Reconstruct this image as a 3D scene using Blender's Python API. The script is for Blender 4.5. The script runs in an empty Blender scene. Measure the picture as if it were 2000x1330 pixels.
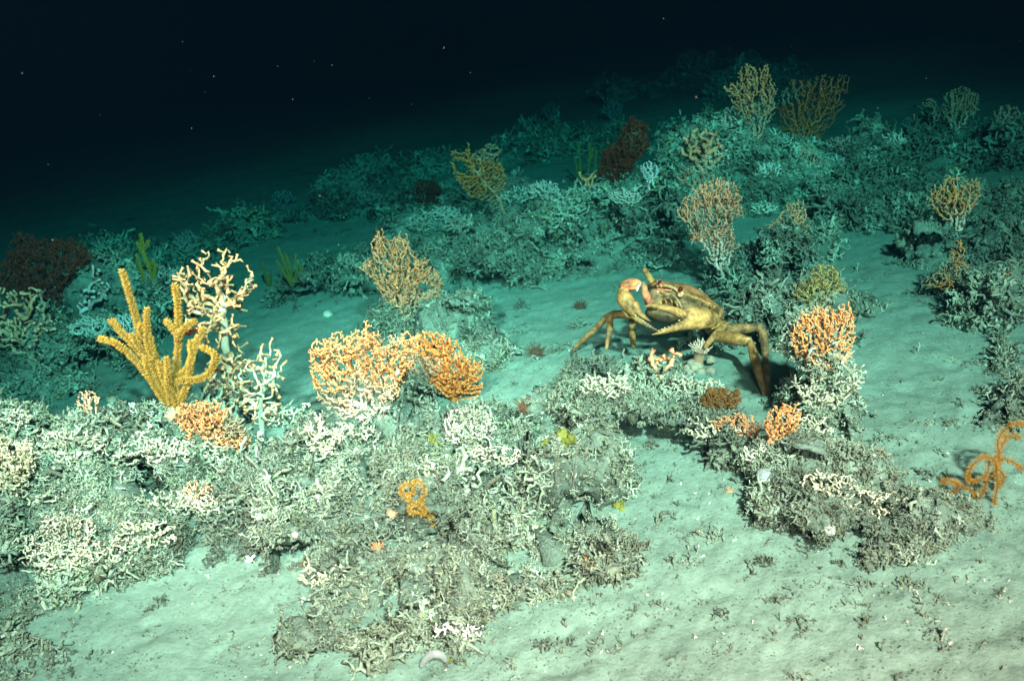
import bpy, bmesh, math, random
import numpy as np
from mathutils import Vector, Matrix
from mathutils.bvhtree import BVHTree
from mathutils.kdtree import KDTree

C = bpy.context.scene.collection
scene = bpy.context.scene
rng = np.random.default_rng(11)
random.seed(11)

# ------------------------------------------------------------------ camera
PITCH = math.radians(24.0)
CAMZ = 0.75
F_PX = 1880.0                       # focal length in photograph pixels (2000 wide)
cam_data = bpy.data.cameras.new('camera')
cam_data.sensor_width = 36.0
cam_data.lens = 36.0 * F_PX / 2000.0
cam_data.clip_start = 0.05
cam_data.clip_end = 200.0
cam = bpy.data.objects.new('camera', cam_data)
cam.location = (0, 0, CAMZ)
cam.rotation_euler = (math.pi / 2 - PITCH, 0, 0)
C.objects.link(cam)
scene.camera = cam
cam_data.dof.use_dof = True
cam_data.dof.focus_distance = 1.55
cam_data.dof.aperture_fstop = 9.0

# ------------------------------------------------------------------ light: deep water, the vehicle's strobe plus two added fill spots
world = bpy.data.worlds.new('World')
scene.world = world
world.use_nodes = True
bg = world.node_tree.nodes['Background']
bg.inputs['Color'].default_value = (0.12, 0.52, 1.0, 1)
bg.inputs['Strength'].default_value = 0.004

def lamp(name, loc, target, power, color, cone, blend, radius):
    d = bpy.data.lights.new(name, 'SPOT')
    d.energy = power
    d.color = color
    d.spot_size = math.radians(cone)
    d.spot_blend = blend
    d.shadow_soft_size = radius
    o = bpy.data.objects.new(name, d)
    o.location = loc
    o.rotation_euler = (Vector(target) - Vector(loc)).to_track_quat('-Z', 'Y').to_euler()
    C.objects.link(o)
    return o

WARM = (1.0, 0.074, 0.055)          # strobe as the white-balanced camera records it; the water takes the red back out
lamp('strobe_or_fill_lamp', (0.484, -1.30, 2.37), (-0.775, 3.756, 0.0), 150000, WARM, 68, 1.0, 0.07)
lamp('strobe_or_fill_lamp', (-1.118, -0.65, 1.95), (-0.334, 1.555, 0.0), 62000, WARM, 22, 1.0, 0.12)  # narrow fill spot, added to brighten the sand around the crab
lamp('strobe_or_fill_lamp', (0.10, -1.70, 1.45), (0.15, 2.35, 0.0), 17000, WARM, 36, 1.0, 0.25)  # weak fill spot, added to lift the black shadows and the middle ground

scene.view_settings.view_transform = 'Standard'
scene.view_settings.look = 'None'
scene.view_settings.exposure = 0.0
scene.view_settings.gamma = 1.0
cy = scene.cycles
cy.use_denoising = True
try:
    cy.denoiser = 'OPENIMAGEDENOISE'
except Exception:
    pass
cy.max_bounces = 4
cy.diffuse_bounces = 2
cy.glossy_bounces = 1
cy.transmission_bounces = 2
cy.volume_bounces = 0
cy.transparent_max_bounces = 6
cy.caustics_reflective = False
cy.caustics_refractive = False
cy.sample_clamp_indirect = 3.0
scene.render.film_transparent = False

# ------------------------------------------------------------------ picture geometry helpers
FWD = np.array([0, math.cos(PITCH), -math.sin(PITCH)])
UPV = np.array([0, math.sin(PITCH), math.cos(PITCH)])
RGT = np.array([1.0, 0, 0])
CAM = np.array([0, 0, CAMZ])

def ray(px, py):
    return FWD + RGT * ((px - 1000) / F_PX) + UPV * ((665 - py) / F_PX)

# ------------------------------------------------------------------ numpy noise
def _hash(ix, iy, iz, seed):
    h = (ix * 374761393 + iy * 668265263 + iz * 1442695041 + seed * 1274126177) & 0xFFFFFFFF
    h = ((h ^ (h >> 13)) * 1274126177) & 0xFFFFFFFF
    h = h ^ (h >> 16)
    return (h & 0xFFFFFF) / float(0xFFFFFF)

def vnoise(P, freq, seed=0):
    P = np.asarray(P, float) * freq
    I = np.floor(P).astype(np.int64)
    f = P - I
    f = f * f * (3 - 2 * f)
    r = 0
    for dx in (0, 1):
        wx = f[..., 0] if dx else 1 - f[..., 0]
        for dy in (0, 1):
            wy = f[..., 1] if dy else 1 - f[..., 1]
            for dz in (0, 1):
                wz = f[..., 2] if dz else 1 - f[..., 2]
                r = r + wx * wy * wz * _hash(I[..., 0] + dx, I[..., 1] + dy, I[..., 2] + dz, seed)
    return r * 2 - 1

def fbm(P, freq, octaves=4, seed=0, gain=0.5):
    s, a = 0, 1.0
    for k in range(octaves):
        s = s + a * vnoise(P, freq * 2 ** k, seed + k)
        a *= gain
    return s

# ------------------------------------------------------------------ seabed height
SLOPE_X, SLOPE_Y = 0.16, -0.05
def ground(x, y):
    x = np.asarray(x, float); y = np.asarray(y, float)
    P = np.stack([x, y, np.zeros_like(x)], -1)
    z = SLOPE_X * 6 * np.tanh(x / 6) + SLOPE_Y * 12 * np.tanh(y / 12)
    z = z + 0.030 * vnoise(P, 1.3, 3) + 0.004 * vnoise(P, 4.1, 4)
    return z

def ground_fine(x, y):
    P = np.stack([x, y, np.zeros_like(x)], -1)
    r = np.hypot(x, y)
    k = np.clip(1.6 - r / 6, 0, 1)
    z = 0.0016 * fbm(P, 8, 3, 7) + 0.0022 * k * vnoise(P, 48, 9) + 0.002 * k * vnoise(P, 110, 10)
    pits = np.clip(vnoise(P, 30, 21) - 0.55, 0, 1) * k
    lumps = np.clip(vnoise(P, 22, 22) - 0.5, 0, 1) * k
    return z - 0.009 * pits + 0.008 * lumps

def ground_hit(px, py, lift=0.0):
    d = ray(px, py)
    t = 0.3
    for _ in range(4000):
        p = CAM + d * t
        g = float(ground(p[0], p[1])) + lift
        if p[2] <= g:
            break
        t += max(0.002, (p[2] - g) * 0.5)
        if t > 40:
            break
    return CAM + d * t, t

# ------------------------------------------------------------------ mesh building
def mesh_from(name, V, faces, col=None, smooth=True):
    """V (n,3); faces: list of integer arrays (m,k)."""
    V = np.ascontiguousarray(V, dtype=np.float32)
    me = bpy.data.meshes.new(name)
    me.vertices.add(len(V))
    me.vertices.foreach_set('co', V.ravel())
    faces = [np.asarray(f, dtype=np.int32) for f in faces if len(f)]
    loops = np.concatenate([f.ravel() for f in faces])
    sizes = np.concatenate([np.full(len(f), f.shape[1], np.int32) for f in faces])
    starts = np.concatenate([[0], np.cumsum(sizes)[:-1]]).astype(np.int32)
    me.loops.add(len(loops))
    me.loops.foreach_set('vertex_index', loops)
    me.polygons.add(len(sizes))
    me.polygons.foreach_set('loop_start', starts)
    me.polygons.foreach_set('loop_total', sizes)
    me.polygons.foreach_set('use_smooth', np.full(len(sizes), bool(smooth)))
    if col is not None:
        a = me.attributes.new('tint', 'FLOAT_COLOR', 'POINT')
        c = np.ones((len(V), 4), np.float32)
        c[:, :3] = col
        a.data.foreach_set('color', c.ravel())
    me.update(calc_edges=True)
    me.validate()
    return me

class MB:
    """collects vertices, faces and a colour per vertex"""
    def __init__(self):
        self.V, self.F3, self.F4, self.K, self.n = [], [], [], [], 0
    def add(self, V, F4=None, F3=None, col=(1, 1, 1)):
        V = np.asarray(V, float)
        self.V.append(V)
        if F4 is not None and len(F4): self.F4.append(np.asarray(F4) + self.n)
        if F3 is not None and len(F3): self.F3.append(np.asarray(F3) + self.n)
        k = np.empty((len(V), 3)); k[:] = col
        self.K.append(k)
        self.n += len(V)
    def arrays(self):
        V = np.concatenate(self.V) if self.V else np.zeros((0, 3))
        K = np.concatenate(self.K) if self.K else np.zeros((0, 3))
        F4 = np.concatenate(self.F4) if self.F4 else np.zeros((0, 4), int)
        F3 = np.concatenate(self.F3) if self.F3 else np.zeros((0, 3), int)
        return V, F4, F3, K
    def build(self, name, mat, parent=None, origin=(0, 0, 0), smooth=True):
        V, F4, F3, K = self.arrays()
        o = bpy.data.objects.new(name, mesh_from(name, V - np.asarray(origin), [F4, F3], K, smooth))
        o.data.materials.append(mat)
        C.objects.link(o)
        if parent is None:
            o.location = origin
        else:
            o.parent = parent
            o.location = Vector(origin) - parent.location
        return o

def sweep(mb, pts, rad, sides=6, col=(1, 1, 1), cap=True, flat=None, close_start=False):
    """tube along pts with radius per point; flat=(vector, factor) squashes it along one direction"""
    pts = np.asarray(pts, float)
    n = len(pts)
    rad = np.broadcast_to(np.asarray(rad, float), (n,))
    T = np.gradient(pts, axis=0)
    L = np.linalg.norm(T, axis=1, keepdims=True)
    T = T / np.maximum(L, 1e-9)
    ref = np.array([0.31, 0.17, 0.93]) if abs(T[0][2]) < 0.9 else np.array([0.9, 0.3, 0.1])
    if flat is not None: ref = np.asarray(flat[0], float)
    N = np.cross(T, ref); N /= np.maximum(np.linalg.norm(N, axis=1, keepdims=True), 1e-9)
    B = np.cross(T, N)
    a = np.arange(sides) * 2 * math.pi / sides
    fb = 1.0 if flat is None else flat[1]
    ring = (np.cos(a)[None, :, None] * N[:, None, :] + fb * np.sin(a)[None, :, None] * B[:, None, :]) * rad[:, None, None] + pts[:, None, :]
    V = ring.reshape(-1, 3)
    i = np.arange(n - 1)[:, None] * sides
    j = np.arange(sides)[None, :]
    j2 = (j + 1) % sides
    F4 = np.stack([i + j, i + j2, i + sides + j2, i + sides + j], -1).reshape(-1, 4)
    F3 = []
    colr = np.empty((n, 3)); colr[:] = col
    K = np.repeat(colr, sides, 0)
    V = list(V); 
    if cap:
        V.append(pts[-1] + T[-1] * rad[-1] * 0.5); K = np.vstack([K, colr[-1]])
        e = (n - 1) * sides
        F3 += [[e + q, e + (q + 1) % sides, len(V) - 1] for q in range(sides)]
    if close_start:
        V.append(pts[0] - T[0] * rad[0] * 0.5); K = np.vstack([K, colr[0]])
        F3 += [[(q + 1) % sides, q, len(V) - 1] for q in range(sides)]
    mb.add(np.array(V), F4, F3 if F3 else None, K)

def ico(sub):
    bm = bmesh.new()
    bmesh.ops.create_icosphere(bm, subdivisions=sub, radius=1.0)
    V = np.array([v.co[:] for v in bm.verts]); F = np.array([[v.index for v in f.verts] for f in bm.faces])
    bm.free()
    return V, F
ICO1, ICO2, ICO3 = ico(1), ico(2), ico(3)

def ellipsoid(mb, c, R, axes=None, col=(1, 1, 1), base=None, rough=0.0, seed=0, freq=2.0):
    V, F = base or ICO2
    W = V.copy()
    if rough: W = W * (1 + rough * fbm(V + seed * 3.1, freq, 3, seed))[:, None]
    W = W * np.asarray(R, float)
    if axes is not None: W = W @ np.asarray(axes)
    mb.add(W + np.asarray(c, float), None, F, col)

def rand_rot(n):
    q = rng.normal(size=(n, 4)); q /= np.linalg.norm(q, axis=1, keepdims=True)
    w, x, y, z = q.T
    return np.stack([np.stack([1-2*(y*y+z*z), 2*(x*y-z*w), 2*(x*z+y*w)], -1),
                     np.stack([2*(x*y+z*w), 1-2*(x*x+z*z), 2*(y*z-x*w)], -1),
                     np.stack([2*(x*z-y*w), 2*(y*z+x*w), 1-2*(x*x+y*y)], -1)], 1)

def frames_from_dir(D):
    """rotation matrices whose local z is D, with a random spin"""
    D = D / np.linalg.norm(D, axis=1, keepdims=True)
    A = rng.normal(size=D.shape)
    X = np.cross(A, D); X /= np.maximum(np.linalg.norm(X, axis=1, keepdims=True), 1e-9)
    Y = np.cross(D, X)
    return np.stack([X, Y, D], -1)

def stamp(mb, proto, M, pos, scale, col):
    """many transformed copies of proto=(V,F4,F3,shade) as one batch"""
    V, F4, F3, sh = proto
    n, m = len(pos), len(V)
    if n == 0: return
    W = np.einsum('nij,mj->nmi', M, V) * scale[:, None, None] + pos[:, None, :]
    off = (np.arange(n) * m)[:, None, None]
    K = col[:, None, :] * sh[None, :, None]
    mb.add(W.reshape(-1, 3), (F4[None] + off).reshape(-1, 4) if len(F4) else None,
           (F3[None] + off).reshape(-1, 3) if len(F3) else None, K.reshape(-1, 3))

# ------------------------------------------------------------------ materials
def material(name, rough=0.85, spec=0.25, nscale=60.0, nlo=0.75, nhi=1.15, bump=0.4, bscale=220.0, bdist=0.002,
             base=None, speck=None, dust=0.0, sss=0.0, translucent=0.0, transmission=0.0, alpha=1.0, scale2=9.0):
    m = bpy.data.materials.new(name)
    m.use_nodes = True
    nt = m.node_tree; N = nt.nodes; L = nt.links
    b = N['Principled BSDF']
    b.inputs['Roughness'].default_value = rough
    b.inputs['Specular IOR Level'].default_value = spec
    tc = N.new('ShaderNodeTexCoord')
    if base is None:
        at = N.new('ShaderNodeAttribute'); at.attribute_name = 'tint'
        src = at.outputs['Color']
    else:
        rgb = N.new('ShaderNodeRGB'); rgb.outputs[0].default_value = (*base, 1)
        src = rgb.outputs[0]
    def noise(scale, detail=4.0):
        t = N.new('ShaderNodeTexNoise'); t.inputs['Scale'].default_value = scale
        t.inputs['Detail'].default_value = detail; t.inputs['Roughness'].default_value = 0.65
        L.new(tc.outputs['Object'], t.inputs['Vector'])
        return t.outputs['Fac']
    def remap(s, lo, hi, a=0.3, c=0.7):
        r = N.new('ShaderNodeMapRange'); r.inputs['From Min'].default_value = a; r.inputs['From Max'].default_value = c
        r.inputs['To Min'].default_value = lo; r.inputs['To Max'].default_value = hi
        L.new(s, r.inputs['Value']); return r.outputs['Result']
    def mul(c, f):
        v = N.new('ShaderNodeVectorMath'); v.operation = 'SCALE'
        L.new(c, v.inputs[0]); L.new(f, v.inputs['Scale']); return v.outputs[0]
    c1 = mul(src, remap(noise(nscale), nlo, nhi))
    c1 = mul(c1, remap(noise(scale2, 2.0), 0.88, 1.1))
    if speck is not None:
        vo = N.new('ShaderNodeTexVoronoi'); vo.inputs['Scale'].default_value = speck[0]
        L.new(tc.outputs['Object'], vo.inputs['Vector'])
        r = N.new('ShaderNodeMapRange'); r.inputs['From Min'].default_value = speck[1]; r.inputs['From Max'].default_value = speck[1] + 0.05
        r.inputs['To Min'].default_value = 1; r.inputs['To Max'].default_value = 0
        L.new(vo.outputs['Distance'], r.inputs['Value'])
        gate = N.new('ShaderNodeMath'); gate.operation = 'MULTIPLY'
        L.new(r.outputs['Result'], gate.inputs[0])
        L.new(remap(noise(speck[3], 2.0), 0, 1, 0.44, 0.58), gate.inputs[1])
        mx = N.new('ShaderNodeMix'); mx.data_type = 'RGBA'
        L.new(gate.outputs[0], mx.inputs['Factor']); L.new(c1, mx.inputs['A'])
        mx.inputs['B'].default_value = (*speck[2], 1)
        c1 = mx.outputs['Result']
    if dust:
        # real silt that has settled on the upward faces, in patches
        ge = N.new('ShaderNodeNewGeometry'); sp = N.new('ShaderNodeSeparateXYZ'); L.new(ge.outputs['Normal'], sp.inputs[0])
        up = remap(sp.outputs['Z'], 0, 1, .15, .85)
        g2 = N.new('ShaderNodeMath'); g2.operation = 'MULTIPLY'; L.new(up, g2.inputs[0]); L.new(remap(noise(26, 4.0), .15, dust, .35, .62), g2.inputs[1])
        mx2 = N.new('ShaderNodeMix'); mx2.data_type = 'RGBA'
        L.new(g2.outputs[0], mx2.inputs['Factor']); L.new(c1, mx2.inputs['A']); mx2.inputs['B'].default_value = (.25, .36, .31, 1)
        c1 = mx2.outputs['Result']
    L.new(c1, b.inputs['Base Color'])
    if sss:
        b.inputs['Subsurface Weight'].default_value = sss
        b.inputs['Subsurface Radius'].default_value = (1, 0.7, 0.5)
        b.inputs['Subsurface Scale'].default_value = 0.004
    if transmission:
        b.inputs['Transmission Weight'].default_value = transmission
        b.inputs['IOR'].default_value = 1.06
    if alpha < 1: b.inputs['Alpha'].default_value = alpha
    if bump:
        bp = N.new('ShaderNodeBump'); bp.inputs['Strength'].default_value = bump; bp.inputs['Distance'].default_value = bdist
        L.new(noise(bscale, 6.0), bp.inputs['Height']); L.new(bp.outputs['Normal'], b.inputs['Normal'])
    return m

M_SAND = material('sand_mud', 0.95, 0.15, 90, 0.82, 1.12, 0.9, 170, 0.0025, base=(0.208, 0.325, 0.278), speck=(170, 0.20, (0.075, 0.105, 0.085), 22))
M_ROCK = material('dead_coral_rock', 0.95, 0.15, 45, 0.45, 1.25, 1.0, 130, 0.012, dust=.6)
M_RUBBLE = material('sediment_coated_rubble', 0.95, 0.15, 160, 0.5, 1.3, 0.8, 420, 0.003, dust=.42)
M_CORAL = material('living_coral_skeleton', 0.7, 0.3, 220, 0.8, 1.12, 0.5, 600, 0.001)
M_SOFT = material('soft_coral_tissue', 0.75, 0.25, 300, 0.75, 1.15, 0.4, 700, 0.001)
M_SPONGE = material('sponge', 0.85, 0.2, 120, 0.75, 1.15, 0.7, 320, 0.003)
M_SHELL = material('crab_shell', 0.6, 0.35, 150, 0.6, 1.2, 0.5, 420, 0.0016, scale2=34)
M_EYE = material('crab_eye', 0.12, 0.7, 50, 0.8, 1.1, 0)
M_JELLY = material('translucent_tissue', 0.35, 0.4, 90, 0.85, 1.1, 0.2, 300, 0.001, alpha=0.45)
M_SNOW = material('marine_snow', 0.9, 0.2, 100, 0.9, 1.1, 0)

# ------------------------------------------------------------------ naming helpers
def tag(o, label=None, cat=None, group=None, kind=None):
    if label: o['label'] = label
    if cat: o['category'] = cat
    if group: o['group'] = group
    if kind: o['kind'] = kind
    return o
def thing(name, loc, label, cat, group=None):
    o = bpy.data.objects.new(name, None)
    o.empty_display_size = 0.05
    o.location = Vector([float(v) for v in loc])
    C.objects.link(o)
    return tag(o, label, cat, group)

# ------------------------------------------------------------------ seabed: one sheet fanning out past the visible range
def build_seabed():
    na, nr = 900, 760
    ang = np.linspace(math.radians(-82), math.radians(82), na)
    ang = np.sign(ang) * (np.abs(ang) * 0.75 + 0.25 * ang ** 2 / math.radians(82))
    rr = np.exp(np.linspace(math.log(0.9), math.log(45), nr))
    A, R_ = np.meshgrid(ang, rr)
    x = R_ * np.sin(A); y = R_ * np.cos(A) - 0.7
    z = ground(x, y) + ground_fine(x, y)
    V = np.stack([x, y, z], -1).reshape(-1, 3)
    i = np.arange(nr - 1)[:, None] * na; j = np.arange(na - 1)[None, :]
    F = np.stack([i + j, i + j + 1, i + na + j + 1, i + na + j], -1).reshape(-1, 4)
    o = bpy.data.objects.new('seabed', mesh_from('seabed', V, [F]))
    o.data.materials.append(M_SAND)
    C.objects.link(o)
    tag(o, 'pale grey green mud and sand sloping up to the right into darkness', 'seabed', None, 'structure')
build_seabed()

# ------------------------------------------------------------------ pieces the reef is heaped from
def twig_proto(seed, forks=2, cup=True, sides=5, thick=0.10, bend=0.25):
    r = np.random.default_rng(seed)
    mb = MB()
    def branch(p, d, L, rad, n, level):
        pts = [p]; dirs = d
        for k in range(n):
            dirs = dirs + r.normal(size=3) * bend; dirs /= np.linalg.norm(dirs)
            pts.append(pts[-1] + dirs * L / n)
        pts = np.array(pts)
        rr = rad * (1 + r.uniform(-0.22, 0.3, len(pts)))
        rr = rr * np.linspace(1.15, 0.85, len(pts))
        sh = np.full((len(pts), 3), 1.0) * r.uniform(0.85, 1.15)
        if cup and r.random() < 0.6:
            end = pts[-1] + dirs * rad * 0.8
            pts = np.vstack([pts, end, end - dirs * rad * 0.9])
            rr = np.concatenate([rr, [rad * 1.3, rad * 0.75]])
            sh = np.vstack([sh, [[1.15] * 3], [[0.35] * 3]])
        sweep(mb, pts, rr, sides, sh, cap=True)
        if level < 2:
            for q in range(forks if level == 0 else r.integers(0, 2)):
                k = r.integers(1, n + 1)
                dd = dirs + r.normal(size=3) * 0.75; dd /= np.linalg.norm(dd)
                branch(pts[k], dd, L * r.uniform(0.4, 0.75), rad * 0.85, max(2, n - 1), level + 1)
    branch(np.zeros(3), np.array([0, 0, 1.0]), 1.0, thick, 3, 0)
    V, F4, F3, K = mb.arrays()
    V = V * (1 + 0.12 * fbm(V + seed, 7, 2, seed)[:, None]) + 0.02 * np.stack([vnoise(V + q * 9 + seed, 9, seed + q) for q in range(3)], -1)
    return V, F4, F3, K[:, 0]

def lump_proto(seed):
    """a crumb of encrusted framework: ragged, with stubs"""
    r = np.random.default_rng(seed)
    V, F = ICO2
    W = V * (1 + 0.55 * fbm(V + seed * 1.7, 1.7, 3, seed))[:, None] * np.array([0.42, 0.36, 0.28])
    W = W + 0.16 * np.stack([vnoise(V + seed, 3.1, seed + q) for q in range(3)], -1)
    mb = MB(); mb.add(W, None, F, 1.0)
    for k in range(4):
        d = r.normal(size=3); d /= np.linalg.norm(d)
        m = d * .5 + r.normal(size=3) * .1; e = m + (d + r.normal(size=3) * .5) * .3
        sweep(mb, [d * .15, m, e, e - d * .1], [.13, .10, .13, .06], 4, np.array([[1] * 3, [1.05] * 3, [1.2] * 3, [.45] * 3]))
    V, F4, F3, K = mb.arrays()
    return V, F4, F3, K[:, 0]

def hair_proto(seed):
    r = np.random.default_rng(seed); mb = MB()
    for k in range(9):
        d = np.array([r.normal() * .5, r.normal() * .5, 1.0]); d /= np.linalg.norm(d)
        p = np.array([d * t + np.array([r.normal(), r.normal(), 0]) * 0.08 * t for t in (0, .5, 1)]) * r.uniform(.5, 1)
        sweep(mb, p, [0.03, 0.022, 0.01], 3, cap=False)
    V, F4, F3, K = mb.arrays()
    return V, F4, F3, np.ones(len(V))

def shard_proto(seed):
    """short tube fragment, hollow at both ends"""
    r = np.random.default_rng(seed); mb = MB()
    a = np.array([0, 0, -.5]); b = np.array([r.normal() * .12, r.normal() * .12, .5]); m = (a + b) / 2 + r.normal(size=3) * .07
    sweep(mb, [a + (0, 0, .35), a, m, b, b - (0, 0, .35)], [.12, .2, .15, .22, .13], 7, np.array([[.4] * 3, [1.1] * 3, [1] * 3, [1.1] * 3, [.35] * 3]), cap=True, close_start=True)
    V, F4, F3, K = mb.arrays()
    V = V * (1 + 0.15 * fbm(V + seed, 5, 2, seed)[:, None])
    return V, F4, F3, K[:, 0]

def grow(attr, start, step, infl, kill, jit, r):
    nodes = [np.array(p, float) for p in start]; parent = [i - 1 for i in range(len(start))]
    A = attr.copy(); near = np.full(len(A), 1e9); who = np.zeros(len(A), int)
    def upd(k):
        d = np.linalg.norm(A - nodes[k], axis=1); m = d < near
        near[m] = d[m]; who[m] = k
    for k in range(len(nodes)): upd(k)
    for it in range(140):
        act = near < infl
        if not act.any():
            if len(A) < 4: break
            infl *= 1.25; continue
        ids = np.unique(who[act]); new = []
        for k in ids:
            m = act & (who == k)
            d = A[m] - nodes[k]; d = (d / np.maximum(np.linalg.norm(d, axis=1, keepdims=True), 1e-9)).mean(0) + r.normal(size=3) * jit
            d /= max(np.linalg.norm(d), 1e-9)
            new.append((k, nodes[k] + d * step))
        s = len(nodes)
        for k, p in new:
            nodes.append(p); parent.append(k)
        for k in range(s, len(nodes)): upd(k)
        keep = near > kill
        A, near, who = A[keep], near[keep], who[keep]
        if len(A) < 4 or len(nodes) > 7500: break
    return np.array(nodes), np.array(parent)

def tree_chains(parent):
    n = len(parent); kids = [[] for _ in range(n)]
    for i, p in enumerate(parent):
        if p >= 0: kids[p].append(i)
    tips = np.zeros(n, int)
    for i in range(n - 1, -1, -1):
        tips[i] = max(1, sum(tips[k] for k in kids[i]))
    chains = []; stack = [(0, -1)]
    while stack:
        k, p = stack.pop()
        ch = [p, k] if p >= 0 else [k]
        while kids[k]:
            ks = sorted(kids[k], key=lambda q: -tips[q])
            for q in ks[1:]: stack.append((q, k))
            k = ks[0]; ch.append(k)
        chains.append(ch)
    return chains, tips

def frame_proto(seed, n=70, flatz=0.7):
    """a piece of dead branching framework: knobbly forks with open gaps and broken, hollow ends"""
    r = np.random.default_rng(seed); mb = MB()
    A = r.normal(size=(n * 3, 3)); A /= np.linalg.norm(A, axis=1, keepdims=True)
    A *= r.uniform(.3, 1, (n * 3, 1)) ** .5; A = A[A[:, 2] > -.15][:n] * np.array([1, 1, flatz + r.uniform(-.15, .3)])
    A = A[vnoise(A + seed, 1.3, seed) > -.25]
    N, par = grow(A, [np.array([0, 0, -.12]), np.zeros(3)], .15, .75, .24, .5, r)
    ch, tips = tree_chains(par)
    rad = np.minimum(.032 * tips ** .3, .075)
    for q in ch:
        if len(q) < 2: continue
        P = N[q]; R = rad[q] * r.uniform(.75, 1.35, len(q)); m = len(q)
        K = np.full((m, 3), 1.0) * r.uniform(.75, 1.2)
        if r.random() < .7:
            T = P[-1] - P[-2]; T /= np.linalg.norm(T)
            P = np.vstack([P, P[-1] + T * .05, P[-1] - T * .02]); R = np.concatenate([R, [R[-1] * 1.5, R[-1] * .9]])
            K = np.vstack([K, [1.25] * 3, [.35] * 3])
        sweep(mb, P, R, 5, K)
    V, F4, F3, K = mb.arrays()
    V = V + .028 * np.stack([vnoise(V + q * 7 + seed, 8, seed + q) for q in range(3)], -1) + .012 * np.stack([vnoise(V + q * 5 + seed, 24, seed + q) for q in range(3)], -1)
    return V, F4, F3, K[:, 0]
FRAMES = [frame_proto(500 + k) for k in range(9)]

TWIGS = [twig_proto(100 + k, sides=4, forks=1 + k % 3, thick=0.085 + 0.012 * (k % 4), bend=0.2 + 0.05 * (k % 3)) for k in range(12)]
LUMPS = [lump_proto(200 + k) for k in range(6)]
HAIRS = [hair_proto(300 + k) for k in range(4)]
SHARDS = [shard_proto(400 + k) for k in range(5)]

PAL = np.array([(.36, .32, .245), (.31, .275, .21), (.44, .40, .32), (.25, .21, .15), (.20, .165, .115), (.52, .48, .40), (.31, .235, .175), (.27, .25, .15), (.12, .095, .07)])
PALW = np.array([.22, .18, .18, .12, .09, .07, .06, .04, .04])

def pal(n, light=1.0):
    k = rng.choice(len(PAL), n, p=PALW / PALW.sum())
    return PAL[k] * np.array([.74, .98, .98]) * rng.uniform(0.8, 1.2, (n, 1)) * light

def scatter(mb, P, Nrm, size, kinds=(0.62, 0.2, 0.1, 0.08, 0), light=1.0, upbias=0.25, spread=0.7):
    """heap twigs, lumps, hollow shards and hydroid tufts on points P with normals Nrm"""
    n = len(P)
    D = Nrm + rng.normal(size=(n, 3)) * spread + np.array([0, 0, upbias])
    M = frames_from_dir(D)
    kind = rng.choice(len(kinds), n, p=np.array(kinds) / sum(kinds))
    col = pal(n, light) * np.clip(1 + .75 * fbm(P, 8, 3, 77), .4, 1.45)[:, None]
    for q, protos in enumerate((TWIGS, LUMPS, SHARDS, HAIRS, FRAMES)):
        which = rng.integers(0, len(protos), n)
        for w, pr in enumerate(protos):
            s = np.nonzero((kind == q) & (which == w))[0]
            if len(s) == 0: continue
            k = {0: 1.0, 1: 0.75, 2: 0.55, 3: 0.7, 4: 1.6}[q]
            MM = M[s] if q != 1 and q != 2 else rand_rot(len(s))
            cc = col[s] if q != 3 else col[s] * np.array([.55, .5, .42])
            stamp(mb, pr, MM, P[s] - Nrm[s] * (size[s] * 0.12)[:, None], size[s] * k, cc)

# ------------------------------------------------------------------ reef mounds
# blob = (px, py of its centre on the ground, half width px, height px, depth ratio, lift px)
MOUND_VERTS = []        # for the later ray casts
def depth_of(t):        # ray parameter t equals distance along the view axis
    return t

def ray_hit_any(px, py):
    d = ray(px, py)
    best, bt = None, 1e9
    p, t = ground_hit(px, py)
    best, bt = p, t
    L = np.linalg.norm(d); dn = Vector(d / L)
    for b in MOUND_VERTS:
        h = b.ray_cast(Vector(CAM), dn)
        if h[0] is not None and h[3] / L < bt:
            bt = h[3] / L; best = np.array(h[0][:])
    return best, bt

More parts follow.
